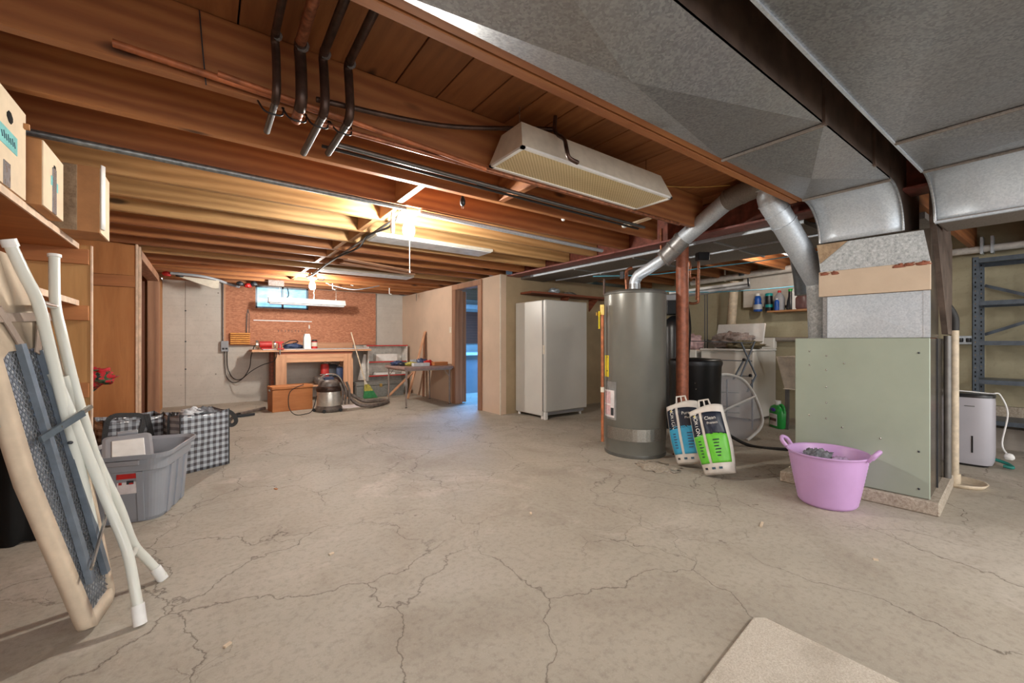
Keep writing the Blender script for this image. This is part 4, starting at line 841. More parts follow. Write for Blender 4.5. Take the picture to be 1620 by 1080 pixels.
run('copper_tube', (.4, 1.92, 1.975), (3.05, 1.92, 1.985), .011, 'copper', 'long bright copper tube hugging the bottom of the nearest joist')
run('steel_tube', (.5, 2.1, 1.985), (2.9, 2.14, 1.985), .012, 'steelpipe', 'dark steel pipe under the ceiling behind the white box light')
run('steel_tube', (.45, 2.17, 1.99), (2.9, 2.20, 1.985), .008, 'black_r', 'thin dark pipe running parallel beyond the dark steel pipe')
run('galvanised_conduit', (-.9, 2.795, 1.99), (1.14, 2.84, 1.99), .016, 'conduit', 'galvanised pipe under the joists, left of the nearest bulb')
run('galvanised_conduit', (1.25, 2.86, 1.985), (3.3, 2.95, 1.985), .018, 'galv_b', 'wide bright galvanised strip under the joists, right of the nearest bulb')
run('electrical_conduit', (1.16, 2.97, 1.985), (1.2, 6.7, 1.99), .011, 'conduit', 'conduit under the joists linking the two bulbs')
wires('black_cable', [(1.13, 2.9, 1.99), (1.19, 3.3, 1.97), (1.14, 3.7, 1.975), (1.2, 4.2, 1.965), (1.16, 5.0, 1.975), (1.2, 6.2, 1.975), (1.17, 6.65, 1.98)], .009, 'black_r', 'black cable wound along the conduit between the bulbs', 'cable')
wires('overhead_rod', [(.36, 1.84, 2.03), (.9, 1.82, 2.08), (1.40, 1.76, 2.19), (1.52, 1.71, 2.2)], .011, 'copper_d', 'thin brown pipe slanting from the crossing pipes to the box light', 'pipe')
wires('bent_rod', [(1.53, 1.70, 2.27), (1.52, 1.69, 2.18), (1.50, 1.60, 2.10), (1.46, 1.54, 2.02), (1.47, 1.53, 1.97), (1.53, 1.53, 1.96)], .011, 'copper_d', 'bent dark rod dropping in front of the white box light', 'pipe')
wires('black_cable', [D(620, 243, 2.6), D(680, 268, 2.75), D(700, 276, 2.75), D(730, 285, 2.75), D(770, 295, 2.8), D(830, 298, 2.8), D(862, 292, 2.75)], .005, 'black_r', 'loose black cable drooping below the pipes left of the box light', 'cable')
wires('black_cable', [D(728, 278, 2.75), D(731, 290, 2.75), D(732, 306, 2.75)], .004, 'black_r', 'short hanging black cord above the nearest bulb', 'cord')
g = thing('cord_plug', D(732, 318, 2.75), 'black plug hanging from a cord below the pipes', 'plug'); q = D(732, 326, 2.75)
MB().lathe(q, [(.006, 0), (.016, .012), (.018, .035), (.008, .065)], 12).build('plug_body', 'black', g)
for s_ in (-1, 1): MB().box(q+Vector((s_*.006-.001, -.003, -.015)), q+Vector((s_*.006+.001, .003, .002))).build('prong', 'chrome', g)
for i, (px, py) in enumerate(((683, 266), (690, 270), (697, 272))):
    q = D(px, py, 2.72); MB().tube([q+Vector((.0, .025*math.cos(a*.63), .025*math.sin(a*.63))) for a in range(10)], .004, 6, closed=True).build('wire_coil', 'black_r', label='black cable coil around the dark steel pipe, %s of three' % ('left', 'middle', 'right')[i], cat='cable', group='cable coils on the steel pipe')
run('white_branch_pipe', D(992, 357, 3.45), D(1030, 344, 3.25), .013, 'handle', 'short pale branch pipe at the right end of the joists')
MB().blob(D(988, 357, 3.45), (.022, .022, .018), 5, .15).build('pipe_elbow', 'white2', label='white elbow fitting at the right end of the ceiling pipes', cat='fitting')
MB().blob(D(891, 347, 3.3), (.014, .014, .014), 5, .15).build('cable_staple', 'white2', label='small white insulator on the second joist', cat='fitting')
wires('hanging_wire', [(-.02, 1.93, 2.27), (-.01, 1.92, 2.12), (.0, 1.925, 2.0)], .0025, 'dark', 'thin grey wire hanging over the nearest joist, upper left', 'wire')
wires('ceiling_cable', [D(905, 275, 2.9), D(1000, 290, 3.1), D(1090, 296, 3.2), D(1155, 293, 3.2)], .003, 'brass', 'thin twisted wire from the box light toward the vent pipes', 'wire')
for k, (a, b_, y) in enumerate(((1.32, 2.35, 5.30), (1.3, 2.2, 5.05))): MB().bar((a, y, 2.0), (b_, y+.28, 1.99), .09, .015).build('loose_lath', 'lum_x', label='thin loose wooden strip lying across joists near the far light, %s' % ('longer one' if k == 0 else 'shorter one'), cat='wood')

# ================================================================== LEFT SHELVING
ls = thing('wooden_shelving', (-.9, 2.4, 0), 'plywood shelving unit along the left wall', 'shelving')
MB().box((-1.24, 3.38, 0), (-.536, 3.40, 1.60)).build('end_panel', 'plyl', ls)
MB().box((-.5365, 3.376, 0), (-.530, 3.404, 1.60)).build('panel_edge', 'cream', ls)
for z in (1.49, 1.17, .73, .28): MB().box((-1.24, 3.36, z), (-.542, 3.38, z+.085)).build('cleat', 'lum_x' if 0 else 'plyx', ls, .002)
for z in (1.575, 1.255, .815):
    MB().box((-1.24, .6, z), (-.588, 3.36, z+.025)).build('shelf', 'plyx', ls)
    MB().box((-.588, .6, z-.002), (-.580, 3.36, z+.027)).build('shelf_edge', 'cream', ls)
for y in (1.1,): MB().box((-1.24, y, 0), (-.60, y+.02, 1.575)).build('divider', 'plyl', ls)
MB().box((-1.24, 4.3, .0), (-.71, 5.5, .30)).build('low_platform', 'plyx', label='low wooden platform between shelving and plywood wall', cat='platform')
MB().box((-1.2, 4.7, .301), (-.70, 5.2, .345)).build('pale_plank', 'lum_x', label='pale plank lying on the low platform by the plywood wall', cat='plank')
# boxes on the top shelf
def carton(y0, y1, x0, x1, z0, z1, lab, face='card_l'):
    r = thing('cardboard_box', ((x0+x1)/2, (y0+y1)/2, z0), lab, 'box', 'cardboard boxes on the top shelf')
    MB().box((x0, y0, z0), (x1-.004, y1, z1)).build('box_body', 'card', r, .002)
    MB().box((x1-.004, y0+.002, z0+.002), (x1, y1-.002, z1-.002)).build('front_face', face, r)
    return r
Zs = 1.6035
r = carton(1.98, 2.47, -1.1, -.575, Zs, 1.945, 'pale cardboard box with teal note, nearest on the top shelf')
MB().lathe((-.574, 2.30, 1.86), [(.012, -.02), (.03, -.005), (.03, .008), (.012, .022)], 14, .05, 1.0).build('hand_hole', 'darkhole', r)
MB().box((-.576, 2.20, 1.745), (-.573, 2.37, 1.81)).build('teal_note', 'teal', r)
for k in range(7): MB().bar((-.5722, 2.215+k*.02, 1.785+.006*(k % 2)), (-.5722, 2.225+k*.02, 1.765), .002, .003).build('scribble', 'ink', r)
MB().box((-.576, 2.24, 1.605), (-.5725, 2.30, 1.69)).build('tape_strip', 'ducttape', r)
MB().box((-.9, 2.44, 1.88), (-.56, 2.455, 1.90)).build('flap_edge', 'card', r)
r = carton(2.50, 2.80, -1.1, -.535, Zs, 1.87, 'pale cardboard box with a grey tape strip, second on the top shelf')
MB().box((-.536, 2.625, 1.606), (-.5315, 2.675, 1.80)).build('tape_strip', 'ducttape', r)
MB().box((-.537, 2.605, 1.72), (-.534, 2.625, 1.76)).build('teal_note', 'teal', r); MB().box((-.537, 2.68, 1.71), (-.534, 2.71, 1.75)).build('teal_note', 'teal', r)
MB().lathe((-.534, 2.66, 1.80), [(.01, -.012), (.022, 0), (.014, .016)], 14, .05, 1).build('hand_hole', 'darkhole', r)
r = carton(2.97, 3.21, -1.05, -.435, Zs, 1.935, 'brown cardboard box with mottled tape, farthest on the top shelf')
MB().box((-.76, 2.964, Zs+.002), (-.52, 2.971, 1.93)).build('mottled_tape', 'tape', r)
MB().sheet(lambda i, j: (-.432+.012*math.sin(i*3), 2.965+.05*i, Zs+.02+(1.93-Zs)*j), 4, 6, .004).build('inner_flap', 'white2', r)
# black bag and foil under the shelves
MB().sheet(lambda i, j: (-1.2+.50*i+.0*j, 3.235+.02*math.sin(i*22)+.02*(1-j), .0+.79*j+.012*math.sin(i*31)*(1-j)), 40, 8, .02).build('black_drape', 'black_c', label='black cloth hanging under the lowest shelf beside the ironing board', cat='cloth')
MB().blob((-.545, 1.93, .80), (.035, .06, .026), 5, .35, 5, 16).build('wrapped_roll', 'galv_b', label='crinkled clear plastic wrapped roll at the far left edge', cat='roll')

# ================================================================== IRONING BOARD
ib = thing('ironing_board', (-.31, 2.2, 0), 'folded ironing board with cream cover and white tube legs, leaning left', 'ironing board')
O = Vector((-.318, 2.195, .02)); U = Vector((-.188, -.03, .98)).normalized(); W = Vector((.18, .98, 0)); W = (W-U*W.dot(U)).normalized(); N = W.cross(U)
def L(u, w_, n): return O+U*u+W*w_+N*n
def hw_(u):
    T_ = 1.36
    if u < .06: return .07+.045*math.sqrt(max(0, 1-(1-u/.06)**2))
    if u < .9: return .115+.08*min(1, (u-.06)/.55)
    if u < 1.2: return .195
    return .195*math.sqrt(max(0.0, 1-((u-1.2)/(T_-1.2))**2))
us = [0, .015, .03, .06, .15, .3, .45, .6, .75, .9, 1.0, 1.1, 1.2, 1.25, 1.3, 1.33, 1.35, 1.36]
OUT = [(u, hw_(u)) for u in us]+[(u, -hw_(u)) for u in us[::-1]]
def ring(scale, off): return [L(.68+(u-.68)*scale, w_*(1-off/.17), 0) for u, w_ in OUT]
mb = MB(); n_ = len(OUT)
V = [L(u, w_, -.028) for u, w_ in OUT]+[L(u, w_*1.03, -.008) for u, w_ in OUT]+[L(u, w_, .010) for u, w_ in OUT]
def inner(u, w_):
    s = 1 if w_ >= 0 else -1
    uu = min(max(u, .055), 1.02); wm = max(hw_(uu)-.040-.02*max(0, uu-.6), .02); return (uu, s*min(abs(w_), wm) if .055 < u < 1.02 else s*min(abs(w_), wm*(.75 if u >= 1.02 else 1)))
V += [L(inner(u, w_)[0], inner(u, w_)[1], .014) for u, w_ in OUT]+[L(inner(u, w_)[0], inner(u, w_)[1], .0) for u, w_ in OUT]
F = [list(range(n_))]
for k in range(4):
    for i in range(n_):
        j = (i+1) % n_; F.append((k*n_+j, k*n_+i, (k+1)*n_+i, (k+1)*n_+j))
mb.add(V, F, True).build('cover', 'board', ib)
mb = MB(); II = [inner(u, w_) for u, w_ in OUT]
mb.add([L(a, c, .002) for a, c in II]+[L(a, c, -.004) for a, c in II], [list(range(n_))[::-1], [n_+i for i in range(n_)]]).build('foil_backing', 'silver', ib)
mb = MB(); st = .026; u = -.2
while u < 1.25:
    for s in (-1, 1):
        pts = []
        for k in range(60):
            uu = u+k*.008; ww = s*(-.19+k*.0066)
            if .06 < uu < 1.02 and abs(ww) < hw_(uu)-.045: pts.append((uu, ww))
        if len(pts) > 3: mb.bar(L(pts[0][0], pts[0][1], .008), L(pts[-1][0], pts[-1][1], .008), .0035, .0025, N)
    u += st
mb.build('steel_mesh', 'wire', ib, kind='stuff')
for s in (-1, 1):
    MB().prism([L(.13+.03*(s < 0), s*.055-.014, .012), L(.13+.03*(s < 0), s*.055+.014, .012), L(.13+.03*(s < 0), s*.055+.014, .03), L(.13+.03*(s < 0), s*.055-.014, .03)], U*.88).build('channel_rail', 'railm', ib)
    MB().bar(L(1.0, s*.03, .02), L(1.16, s*.12, .025), .03, .004, N).build('cover_strap', 'board_s', ib)
MB().bar(L(1.13, -.17, .022), L(1.13, .17, .022), .03, .006, N).build('cover_strap', 'board_s', ib)
MB().bar(L(.22, -.09, .045), L(.34, .10, .05), .012, .006, N).build('cross_link', 'chrome', ib)
MB().bar(L(.72, -.12, .03), L(.76, .04, .09), .022, .01, N).build('height_lever', 'bluegrey', ib)
MB().bar(L(.735, -.05, .055), L(.775, .08, .10), .014, .012, N).build('lever_clip', 'chrome', ib)
def leg(pts, nm='leg', r_=.0165): MB().tube(smooth_path(pts, 4), r_, 14).build(nm, 'tube', ib)
def foot(a, b_): MB().tube([a, b_], .0205, 14).build('foot_cap', 'white2', ib)
f1 = [D(12, 378, 1.36), D(38, 433, 1.40), D(60, 478, 1.45), D(76, 540, 1.49), D(98, 630, 1.53), D(122, 722, 1.57), D(150, 848, 1.62)]
f2 = [D(86, 402, 1.66), D(86, 440, 1.655), D(88, 485, 1.64), D(98, 530, 1.63), D(118, 612, 1.65), D(150, 722, 1.69), D(176, 815, 1.73)]
leg(f1); leg(f2); foot(f1[0], f1[0].lerp(f1[1], .22)); foot(f2[0], f2[0].lerp(f2[1], .12))
MB().tube([f1[2]+Vector((0, 0, .0)), f2[2]], .011, 10).build('crossbar', 'chrome', ib)
g1 = [D(222, 984, 1.555), D(213, 930, 1.575), D(200, 868, 1.61), D(172, 800, 1.62), D(148, 742, 1.60), D(112, 655, 1.55), D(84, 590, 1.52)]
g2 = [D(258, 912, 1.85), D(232, 884, 1.82), D(210, 858, 1.78), D(188, 800, 1.76), D(158, 738, 1.72), D(122, 650, 1.66), D(100, 595, 1.62)]
g1[0].z = .015; g2[0].z = .015
leg(g1); leg(g2); foot(g1[0]-Vector((0, 0, .013)), g1[0].lerp(g1[1], .5)); foot(g2[0]-Vector((0, 0, .013)), g2[0].lerp(g2[1], .5))
MB().tube([g1[2].lerp(g1[1], .3), g2[2].lerp(g2[1], .3)], .010, 10).build('crossbar', 'tube', ib)
MB().blob(D(111, 700, 1.535), (.008, .008, .006), 3, .05).build('pivot_bolt', 'dark', ib)
# red fabric
MB().sheet(lambda i, j: (-.90+.36*i*(1-.55*j)+.02*math.sin(j*9), 3.95+.03*math.sin(i*26+j*3)+.06*math.sin(j*5), .86-.42*j+.02*math.sin(i*7)), 36, 20, .008).build('red_cloth', 'redf', label='red floral cloth bundle hanging behind the shelf end panel', cat='cloth')
MB().blob((-.72, 3.98, .80), (.20, .1, .07), 4, .3, 4, 20).build('cloth_fold', 'redf', label='bunched top of red floral cloth behind the end panel', cat='cloth')

# ================================================================== TOTE
tt = thing('storage_tote', (-.34, 3.5, 0), 'open grey plastic storage tote on the floor below the ironing board', 'tote')
TT = Matrix.Translation((-.335, 3.50, 0)) @ Matrix.Rotation(math.radians(-14), 4, 'Z')
def rrect(a, b_, r, n=8):
    P = []
    for cx, cy, a0 in ((a-r, b_-r, 0), (-a+r, b_-r, 90), (-a+r, -b_+r, 180), (a-r, -b_+r, 270)):
        for k in range(n+1):
            q = math.radians(a0+90*k/n); P.append((cx+r*math.cos(q), cy+r*math.sin(q)))
    return P
def shell(T, secs, mat, name, parent, cap0=True, cap1=False, rib=None):
    mb = MB(T); V = []; m = None
    for a, b_, r, z in secs:
        P = rrect(a, b_, r); m = len(P); V += [(x, y, z) for x, y in P]
    F = [(i*m+k, i*m+(k+1) % m, (i+1)*m+(k+1) % m, (i+1)*m+k) for i in range(len(secs)-1) for k in range(m)]
    mb.add(V, F, False)
    if cap0: mb.add(V[:m], [list(range(m))[::-1]])
    if cap1: mb.add(V[-m:], [list(range(m))])
    return mb.build(name, mat, parent)
shell(TT, [(.17, .225, .07, 0), (.178, .233, .07, .02), (.196, .258, .08, .30), (.206, .268, .08, .305), (.211, .275, .08, .375), (.228, .292, .09, .375), (.232, .296, .09, .40), (.226, .290, .09, .402), (.205, .268, .08, .385), (.190, .25, .08, .30), (.170, .224, .07, .012), (.01, .01, .005, .01)], 'tote', 'tub_body', tt)
for y in (-.12, .0, .12): MB(TT).bar((.176, y, .01), (.199, y, .30), .016, .05, (0, 1, 0)).build('rib', 'tote', tt)
for x in (-.08, .09): MB(TT).bar((x, -.232, .01), (x, -.258, .30), .016, .03, (0, 0, 1)).build('rib', 'tote', tt)
MB(TT).box((-.10, -.300, .345), (.10, -.278, .372)).build('handle', 'hump', tt, .003)
MB(TT).box((-.10, .278, .33), (.10, .300, .372)).build('handle', 'hump', tt, .003)
lb = MB(TT).obb((.03, -.252, .235), (.045, 0, 0), (0, .0016, 0), (0, .0058, .058)); lb.build('product_label', 'paper', tt)
MB(TT).obb((.03, -.2575, .277), (.045, 0, 0), (0, .0014, 0), (0, .0013, .014)).build('label_red_band', 'redl', tt)
MB(TT).obb((.0, -.2540, .236), (.007, 0, 0), (0, .0014, 0), (0, .001, .007)).build('label_red_mark', 'redl', tt)
MB(TT).obb((.045, -.2545, .240), (.016, 0, 0), (0, .0014, 0), (0, .001, .010)).build('label_picture', 'dark', tt)
MB(TT).obb((.05, -.2565, .234), (.009, 0, 0), (0, .0014, 0), (0, .001, .004)).build('label_red_mark', 'redl', tt)
for k in range(6): MB(TT).obb((.04+k*.0052, -.2500, .200), (.0011, 0, 0), (0, .0014, 0), (0, .001, .008)).build('barcode_bar', 'dark', tt)
bx = thing('clip_lid_bin', (-.43, 3.6, .05), 'white lidded food bin with grey latch inside the grey tote', 'bin')
TB = Matrix.Translation((-.395, 3.53, .215)) @ Matrix.Rotation(math.radians(8), 4, 'Z') @ Matrix.Rotation(math.radians(27), 4, 'X')
shell(TB, [(.09, .13, .03, 0), (.105, .145, .03, .17)], 'hump_l', 'bin_body', bx, True, True)
shell(TB, [(.112, .155, .035, .17), (.115, .158, .035, .195), (.10, .14, .03, .20)], 'hump', 'lid', bx, True, True)
MB(TB).box((-.075, -.115, .20), (.075, .095, .206)).build('lid_inset', 'white2', bx, .004)
MB(TB).box((-.05, .15, .15), (.05, .175, .215)).build('latch', 'hump', bx, .004)
# checked bags
def bag(T, w_, d_, h, lab, dz=0):
    r = thing('checked_shopping_bag', T.translation, lab, 'bag', 'grey checked shopping bags behind the tote')
    P = []
    def wall(a, b_, seed):
        a = Vector(a); b_ = Vector(b_); n = (b_-a).cross(Vector((0, 0, 1))).normalized()
        def g(i, j):
            p = a.lerp(b_, i); k = math.sin(i*math.pi); 
            return p+n*(.012*noise.noise(Vector((i*4, j*4, seed)))*k+.014*k*j)+Vector((0, 0, h*j-.02*k*j+dz*i*j))
        return g
    cs = [(-w_/2, -d_/2, .005), (w_/2, -d_/2, .005), (w_/2, d_/2, .005), (-w_/2, d_/2, .005)]
    for k in range(4):
        MB(T).sheet(wall(cs[k], cs[(k+1) % 4], k*3.3), 14, 14, .003).build('side_panel', 'check', r)
        MB(T).tube([Vector(cs[k]), Vector(cs[k])+Vector((0, 0, h))], .004, 6).build('edge_piping', 'strap', r)
    MB(T).box((-w_/2, -d_/2, .002), (w_/2, d_/2, .008)).build('bag_bottom', 'check', r)
    for s in (-1, 1):
        Q = smooth_path([(-w_*.22, s*(d_/2+.014), h*.02), (-w_*.22, s*(d_/2+.024), h*.75), (-w_*.20, s*(d_/2+.03), h*1.0), (-w_*.05, s*(d_/2+.06), h*1.10), (w_*.10, s*(d_/2+.07), h*1.08), (w_*.22, s*(d_/2+.03), h*1.0), (w_*.22, s*(d_/2+.024), h*.75), (w_*.22, s*(d_/2+.014), h*.02)], 5)
        mb = MB(T)
        for a, b_ in zip(Q, Q[1:]): mb.bar(a, b_, .036, .004, (0, s, .3) if (b_-a).length < .2 else (0, s, 0))
        if s == -1 or True: mb.build('strap_handle', 'strap', r) if T is not None else None
    return r
TB2 = Matrix.Translation((-.06, 4.38, 0)) @ Matrix.Rotation(math.radians(26), 4, 'Z')
T = TB2
r2 = thing('checked_shopping_bag', TB2.translation, 'tall grey checked shopping bag, filled, right of the tote', 'bag', 'grey checked shopping bags behind the tote')
def mkbag(T, w_, d_, h, r, handles):
    def wall(a, b_, seed):
        a = Vector(a); b_ = Vector(b_); n = (b_-a).cross(Vector((0, 0, 1))).normalized()
        return lambda i, j: a.lerp(b_, i)+n*(.014*noise.noise(Vector((i*4, j*4, seed)))*math.sin(i*math.pi)+.016*math.sin(i*math.pi)*j)+Vector((0, 0, h*j-.018*math.sin(i*math.pi)*j))
    cs = [(-w_/2, -d_/2, .005), (w_/2, -d_/2, .005), (w_/2, d_/2, .005), (-w_/2, d_/2, .005)]
    for k in range(4):
        MB(T).sheet(wall(cs[k], cs[(k+1) % 4], k*3.3), 14, 14, .003).build('side_panel', 'check', r)
        MB(T).tube([Vector(cs[k]), Vector(cs[k])+Vector((0, 0, h))], .005, 6).build('edge_piping', 'strap', r)
    MB(T).box((-w_/2, -d_/2, .002), (w_/2, d_/2, .008)).build('bag_bottom', 'check', r)
    for Q in handles:
        Q = smooth_path(Q, 5); mb = MB(T)
        for a, b_ in zip(Q, Q[1:]): mb.bar(a, b_+(b_-a).normalized()*.003, .034, .004, (0, 1, .0) if abs((b_-a).normalized().y) < .8 else (0, 0, 1))
        mb.build('strap_handle', 'strap', r)
mkbag(TB2, .36, .26, .47, r2, [
    [(.185, -.06, .40), (.21, -.05, .44), (.27, -.03, .40), (.31, 0, .33), (.28, .02, .30), (.23, .03, .34), (.19, .04, .43)],
    [(-.19, .0, .05), (-.195, .0, .25), (-.19, 0, .45), (-.17, -.02, .47)]])
for k, (x, y, z, m_, rr) in enumerate(((-.02, .05, .44, 'hump_l', .09), (.06, .04, .43, 'greyc', .10), (-.10, -.02, .42, 'orange', .035), (.0, -.02, .38, 'dark', .12))):
    MB(TB2).blob((x, y, z), (rr, rr*.8, rr*.55), k+3, .4, 3, 16).build('wrapped_item', m_, label='%s bundle poking out of the tall checked bag' % ('pale crumpled', 'grey crumpled', 'small orange', 'dark lower')[k], cat='bundle')
TB1 = Matrix.Translation((-.50, 4.62, 0)) @ Matrix.Rotation(math.radians(20), 4, 'Z')
r1 = thing('checked_shopping_bag', TB1.translation, 'smaller grey checked shopping bag with looping black straps, behind the tote', 'bag', 'grey checked shopping bags behind the tote')
mkbag(TB1, .38, .26, .44, r1, [
    [(-.20, -.15, .10), (-.19, -.15, .30), (-.16, -.15, .46), (-.05, -.15, .47), (.04, -.155, .44), (.02, -.165, .32), (-.06, -.17, .18), (-.14, -.17, .06)],
    [(.06, -.16, .46), (.09, -.16, .30), (.12, -.16, .05)],
    [(.19, -.05, .44), (.22, 0, .40), (.23, .03, .28), (.21, .04, .2)]])
# ================================================================== BACK OF THE ROOM
wbn = thing('workbench', (1.55, 8.2, 0), 'rough pine workbench under the blue window', 'workbench')
MB().box((.60, 7.98, .875), (2.53, 8.62, .912)).build('bench_top', 'lum_x', wbn, .004)
MB().box((.75, 7.975, .912), (2.53, 8.62, .922)).build('top_sheet', 'hump_l', wbn)
for x in (.94, 2.03): MB().box((x, 8.0, 0), (x+.165, 8.04, .83)).build('leg', 'lum_z', wbn, .003)
for x in (.94, 2.03): MB().box((x+.06, 8.5, 0), (x+.165, 8.54, .87)).build('leg', 'lum_z', wbn, .003)
MB().box((.94, 7.995, .79), (2.19, 8.04, .873)).build('front_rail', 'lum_x', wbn, .003) if False else MB().box((1.105, 8.0, .69), (2.03, 8.04, .83)).build('front_rail', 'lum_x', wbn, .003)
MB().box((.94, 8.01, .83), (2.19, 8.05, .875)).build('top_rail', 'wooddk', wbn)
MB().box((1.0, 8.04, .25), (2.15, 8.55, .28)).build('lower_shelf', 'lum_x', wbn)
MB().box((.75, 8.59, .925), (2.35, 8.60-.002, 1.03)).build('back_board', 'lum_x', wbn)
MB().box((.90, 8.25, .05), (.94, 8.55, .87)).build('side_board', 'wooddk', wbn)
# things on the bench
gr = thing('bench_grinder', (.80, 8.15, .92), 'red bench grinder at the left end of the workbench', 'grinder')
MB().tube([(.72, 8.15, 1.0), (.90, 8.15, 1.0)], .055, 18).build('motor', 'red', gr)
MB().tube([(.665, 8.15, 1.0), (.70, 8.15, 1.0)], .07, 18).build('wheel', 'chrome', gr)
MB().tube([(.93, 8.15, 1.0), (.955, 8.15, 1.0)], .06, 18).build('wheel', 'chrome', gr)
MB().box((.74, 8.08, .922), (.90, 8.22, .945)).build('base', 'red', gr, .004)
vs_ = thing('bench_vise', (1.0, 8.05, .92), 'magenta and silver clamp screwed to the workbench edge', 'vise')
MB().box((.93, 8.0, 1.02), (1.06, 8.03, 1.05)).build('jaw', 'redl', vs_, .003); MB().box((.98, 7.99, .93), (1.03, 8.05, 1.03)).build('body', 'redl', vs_, .003)
MB().tube([(1.0, 7.965, .83), (1.0, 7.965, 1.0)], .009, 8).build('screw', 'chrome', vs_); MB().box((.96, 7.955, .915), (1.06, 7.975, .935)).build('bar', 'redl', vs_)
MB().blob((1.25, 8.3, .965), (.15, .10, .045), 8, .35, 5, 20).build('power_tool', 'bluep', label='blue power tool lying on the workbench', cat='tool')
ct = thing('milk_carton', (1.33, 8.05, .922), 'white gabled carton standing on the workbench', 'carton')
MB().box((1.38, 8.05, .922), (1.49, 8.16, 1.12)).build('carton_body', 'white2', ct, .003); MB().prism([(1.38, 8.05, 1.12), (1.49, 8.05, 1.12), (1.47, 8.05, 1.185), (1.40, 8.05, 1.185)], (0, .11, 0)).build('gable_top', 'white2', ct)
pc = thing('paint_can', (1.56, 8.1, .922), 'small red and cream can beside the white carton', 'can')
MB().lathe((1.56, 8.12, .922), [(.05, 0), (.05, .13)], 20).build('can_body', 'red', pc); MB().lathe((1.56, 8.12, .965), [(.0508, 0), (.0508, .07)], 20, cap0=False, cap1=False).build('wrap_label', 'offw', pc)
MB().lathe((1.56, 8.12, 1.052), [(.046, 0), (.046, .02), (.03, .03)], 20).build('lid', 'dark', pc)
wires('black_cable', [(1.0, 8.1, .99), (1.1, 8.15, 1.02), (1.18, 8.2, 1.06), (1.28, 8.25, 1.07), (1.32, 8.28, 1.04), (1.24, 8.25, 1.02)], .008, 'black_r', 'black cord looping over the workbench top', 'cord')
wires('black_cable', [(.96, 8.0, .93), (.95, 7.97, .80), (.90, 7.98, .72), (.75, 8.05, .66), (.6, 8.2, .55), (.45, 8.45, .38), (.35, 8.6, .36), (.27, 8.62, .5), (.25, 8.62, .88)], .007, 'black_r', 'black cord sagging from bench to the wall socket', 'cord')
wires('black_cable', [(.66, 8.3, .98), (.62, 8.4, .8), (.6, 8.45, .6), (.5, 8.5, .42), (.38, 8.58, .42), (.30, 8.62, .6), (.29, 8.62, .9)], .007, 'black_r', 'second black cord looping lower to the wall socket', 'cord')
eo = thing('wall_socket', (.27, 8.6, .9), 'grey double socket box on the concrete left of the workbench', 'socket')
MB().box((.20, 8.58, .88), (.31, 8.65, 1.06)).build('box', 'hump', eo, .004)
for x in (.235, .28): MB().lathe((x, 8.578, .93), [(.014, -.014), (.016, 0), (.014, .014)], 10).build('socket', 'dark', eo)
for i, x in enumerate((.235, .275)): MB().tube([(x, 8.62, 1.05), (x, 8.62, 2.1)], .014, 10).build('wall_conduit', 'conduit', label='grey conduit rising from the wall socket, %s of the pair' % ('left' if i == 0 else 'right'), cat='pipe')
yo = thing('yellow_organiser', (.47, 8.56, 1.0), 'yellow slatted plastic rack on the board left of the workbench', 'organiser')
MB().box((.33, 8.57, 1.0), (.62, 8.598, 1.20)).build('back', 'crate', yo)
for k in range(6): MB().box((.33, 8.535, 1.005+k*.034), (.615, 8.57, 1.025+k*.034)).build('slat', 'yel', yo, .003)
sw = thing('hand_saw', (.59, 8.57, 1.2), 'narrow steel saw hanging above the yellow rack', 'saw')
MB().prism([(.555, 8.585, 1.19), (.61, 8.585, 1.19), (.61, 8.585, 1.53), (.595, 8.585, 1.61), (.58, 8.585, 1.61), (.56, 8.585, 1.5)], (0, .005, 0)).build('blade', 'copper_d', sw)
MB().prism([(.575, 8.58, 1.20), (.595, 8.58, 1.20), (.598, 8.58, 1.52), (.585, 8.58, 1.56)], (0, .006, 0)).build('blade_slot', 'osb', sw)
MB().box((.67, 8.58, 1.415), (1.605, 8.598, 1.43)).build('white_rail', 'white2', label='thin white hanging strip across the brown board', cat='rail')
MB().blob((1.56, 8.585, 1.32), (.012, .01, .04), 2, .3).build('plastic_hook', 'white2', label='small white hook below the thin white strip', cat='hook')
wc = thing('wooden_box', (1.0, 7.2, 0), 'varnished plywood toolbox on the floor before the workbench', 'box')
TW = Matrix.Translation((.79, 7.08, 0)) @ Matrix.Rotation(math.radians(6), 4, 'Z')
MB(TW).box((0, 0, 0), (.56, .30, .33)).build('box_body', 'crate', wc, .004); MB(TW).box((-.005, -.004, .335), (.565, .304, .375)).build('lid', 'crate', wc, .004)
MB(TW).box((.22, -.008, .372), (.42, .02, .38)).build('lid_strip', 'lum_x', wc); MB(TW).box((-.008, .1, .30), (-.004, .2, .33)).build('latch', 'chrome', wc)
vc = thing('shop_vacuum', (1.52, 6.75, 0), 'shop vacuum with silver drum and looping grey hose', 'vacuum')
vcx = (1.50, 6.76, 0)
MB().lathe(vcx, [(.16, .06), (.165, .09), (.165, .30), (.16, .31)], 32).build('drum', 'vacb', vc)
MB().lathe(vcx, [(.17, .0), (.19, .03), (.185, .06), (.168, .09)], 32).build('dolly_base', 'vacg', vc)
MB().lathe(vcx, [(.17, .30), (.178, .33), (.175, .36), (.16, .38)], 32).build('drum_collar', 'copper_d', vc)
MB().lathe(vcx, [(.15, .38), (.15, .42), (.12, .47), (.05, .49)], 32).build('motor_head', 'vacg', vc)
MB().box((1.42, 6.68, .47), (1.56, 6.8, .515)).build('top_handle', 'bluep', vc, .01)
for a in range(5):
    q = a*1.257+.4; MB().tube([(1.50+math.cos(q)*.20, 6.76+math.sin(q)*.20-.012, .025), (1.50+math.cos(q)*.20, 6.76+math.sin(q)*.20+.012, .025)], .025, 12).build('caster', 'black_r', vc)
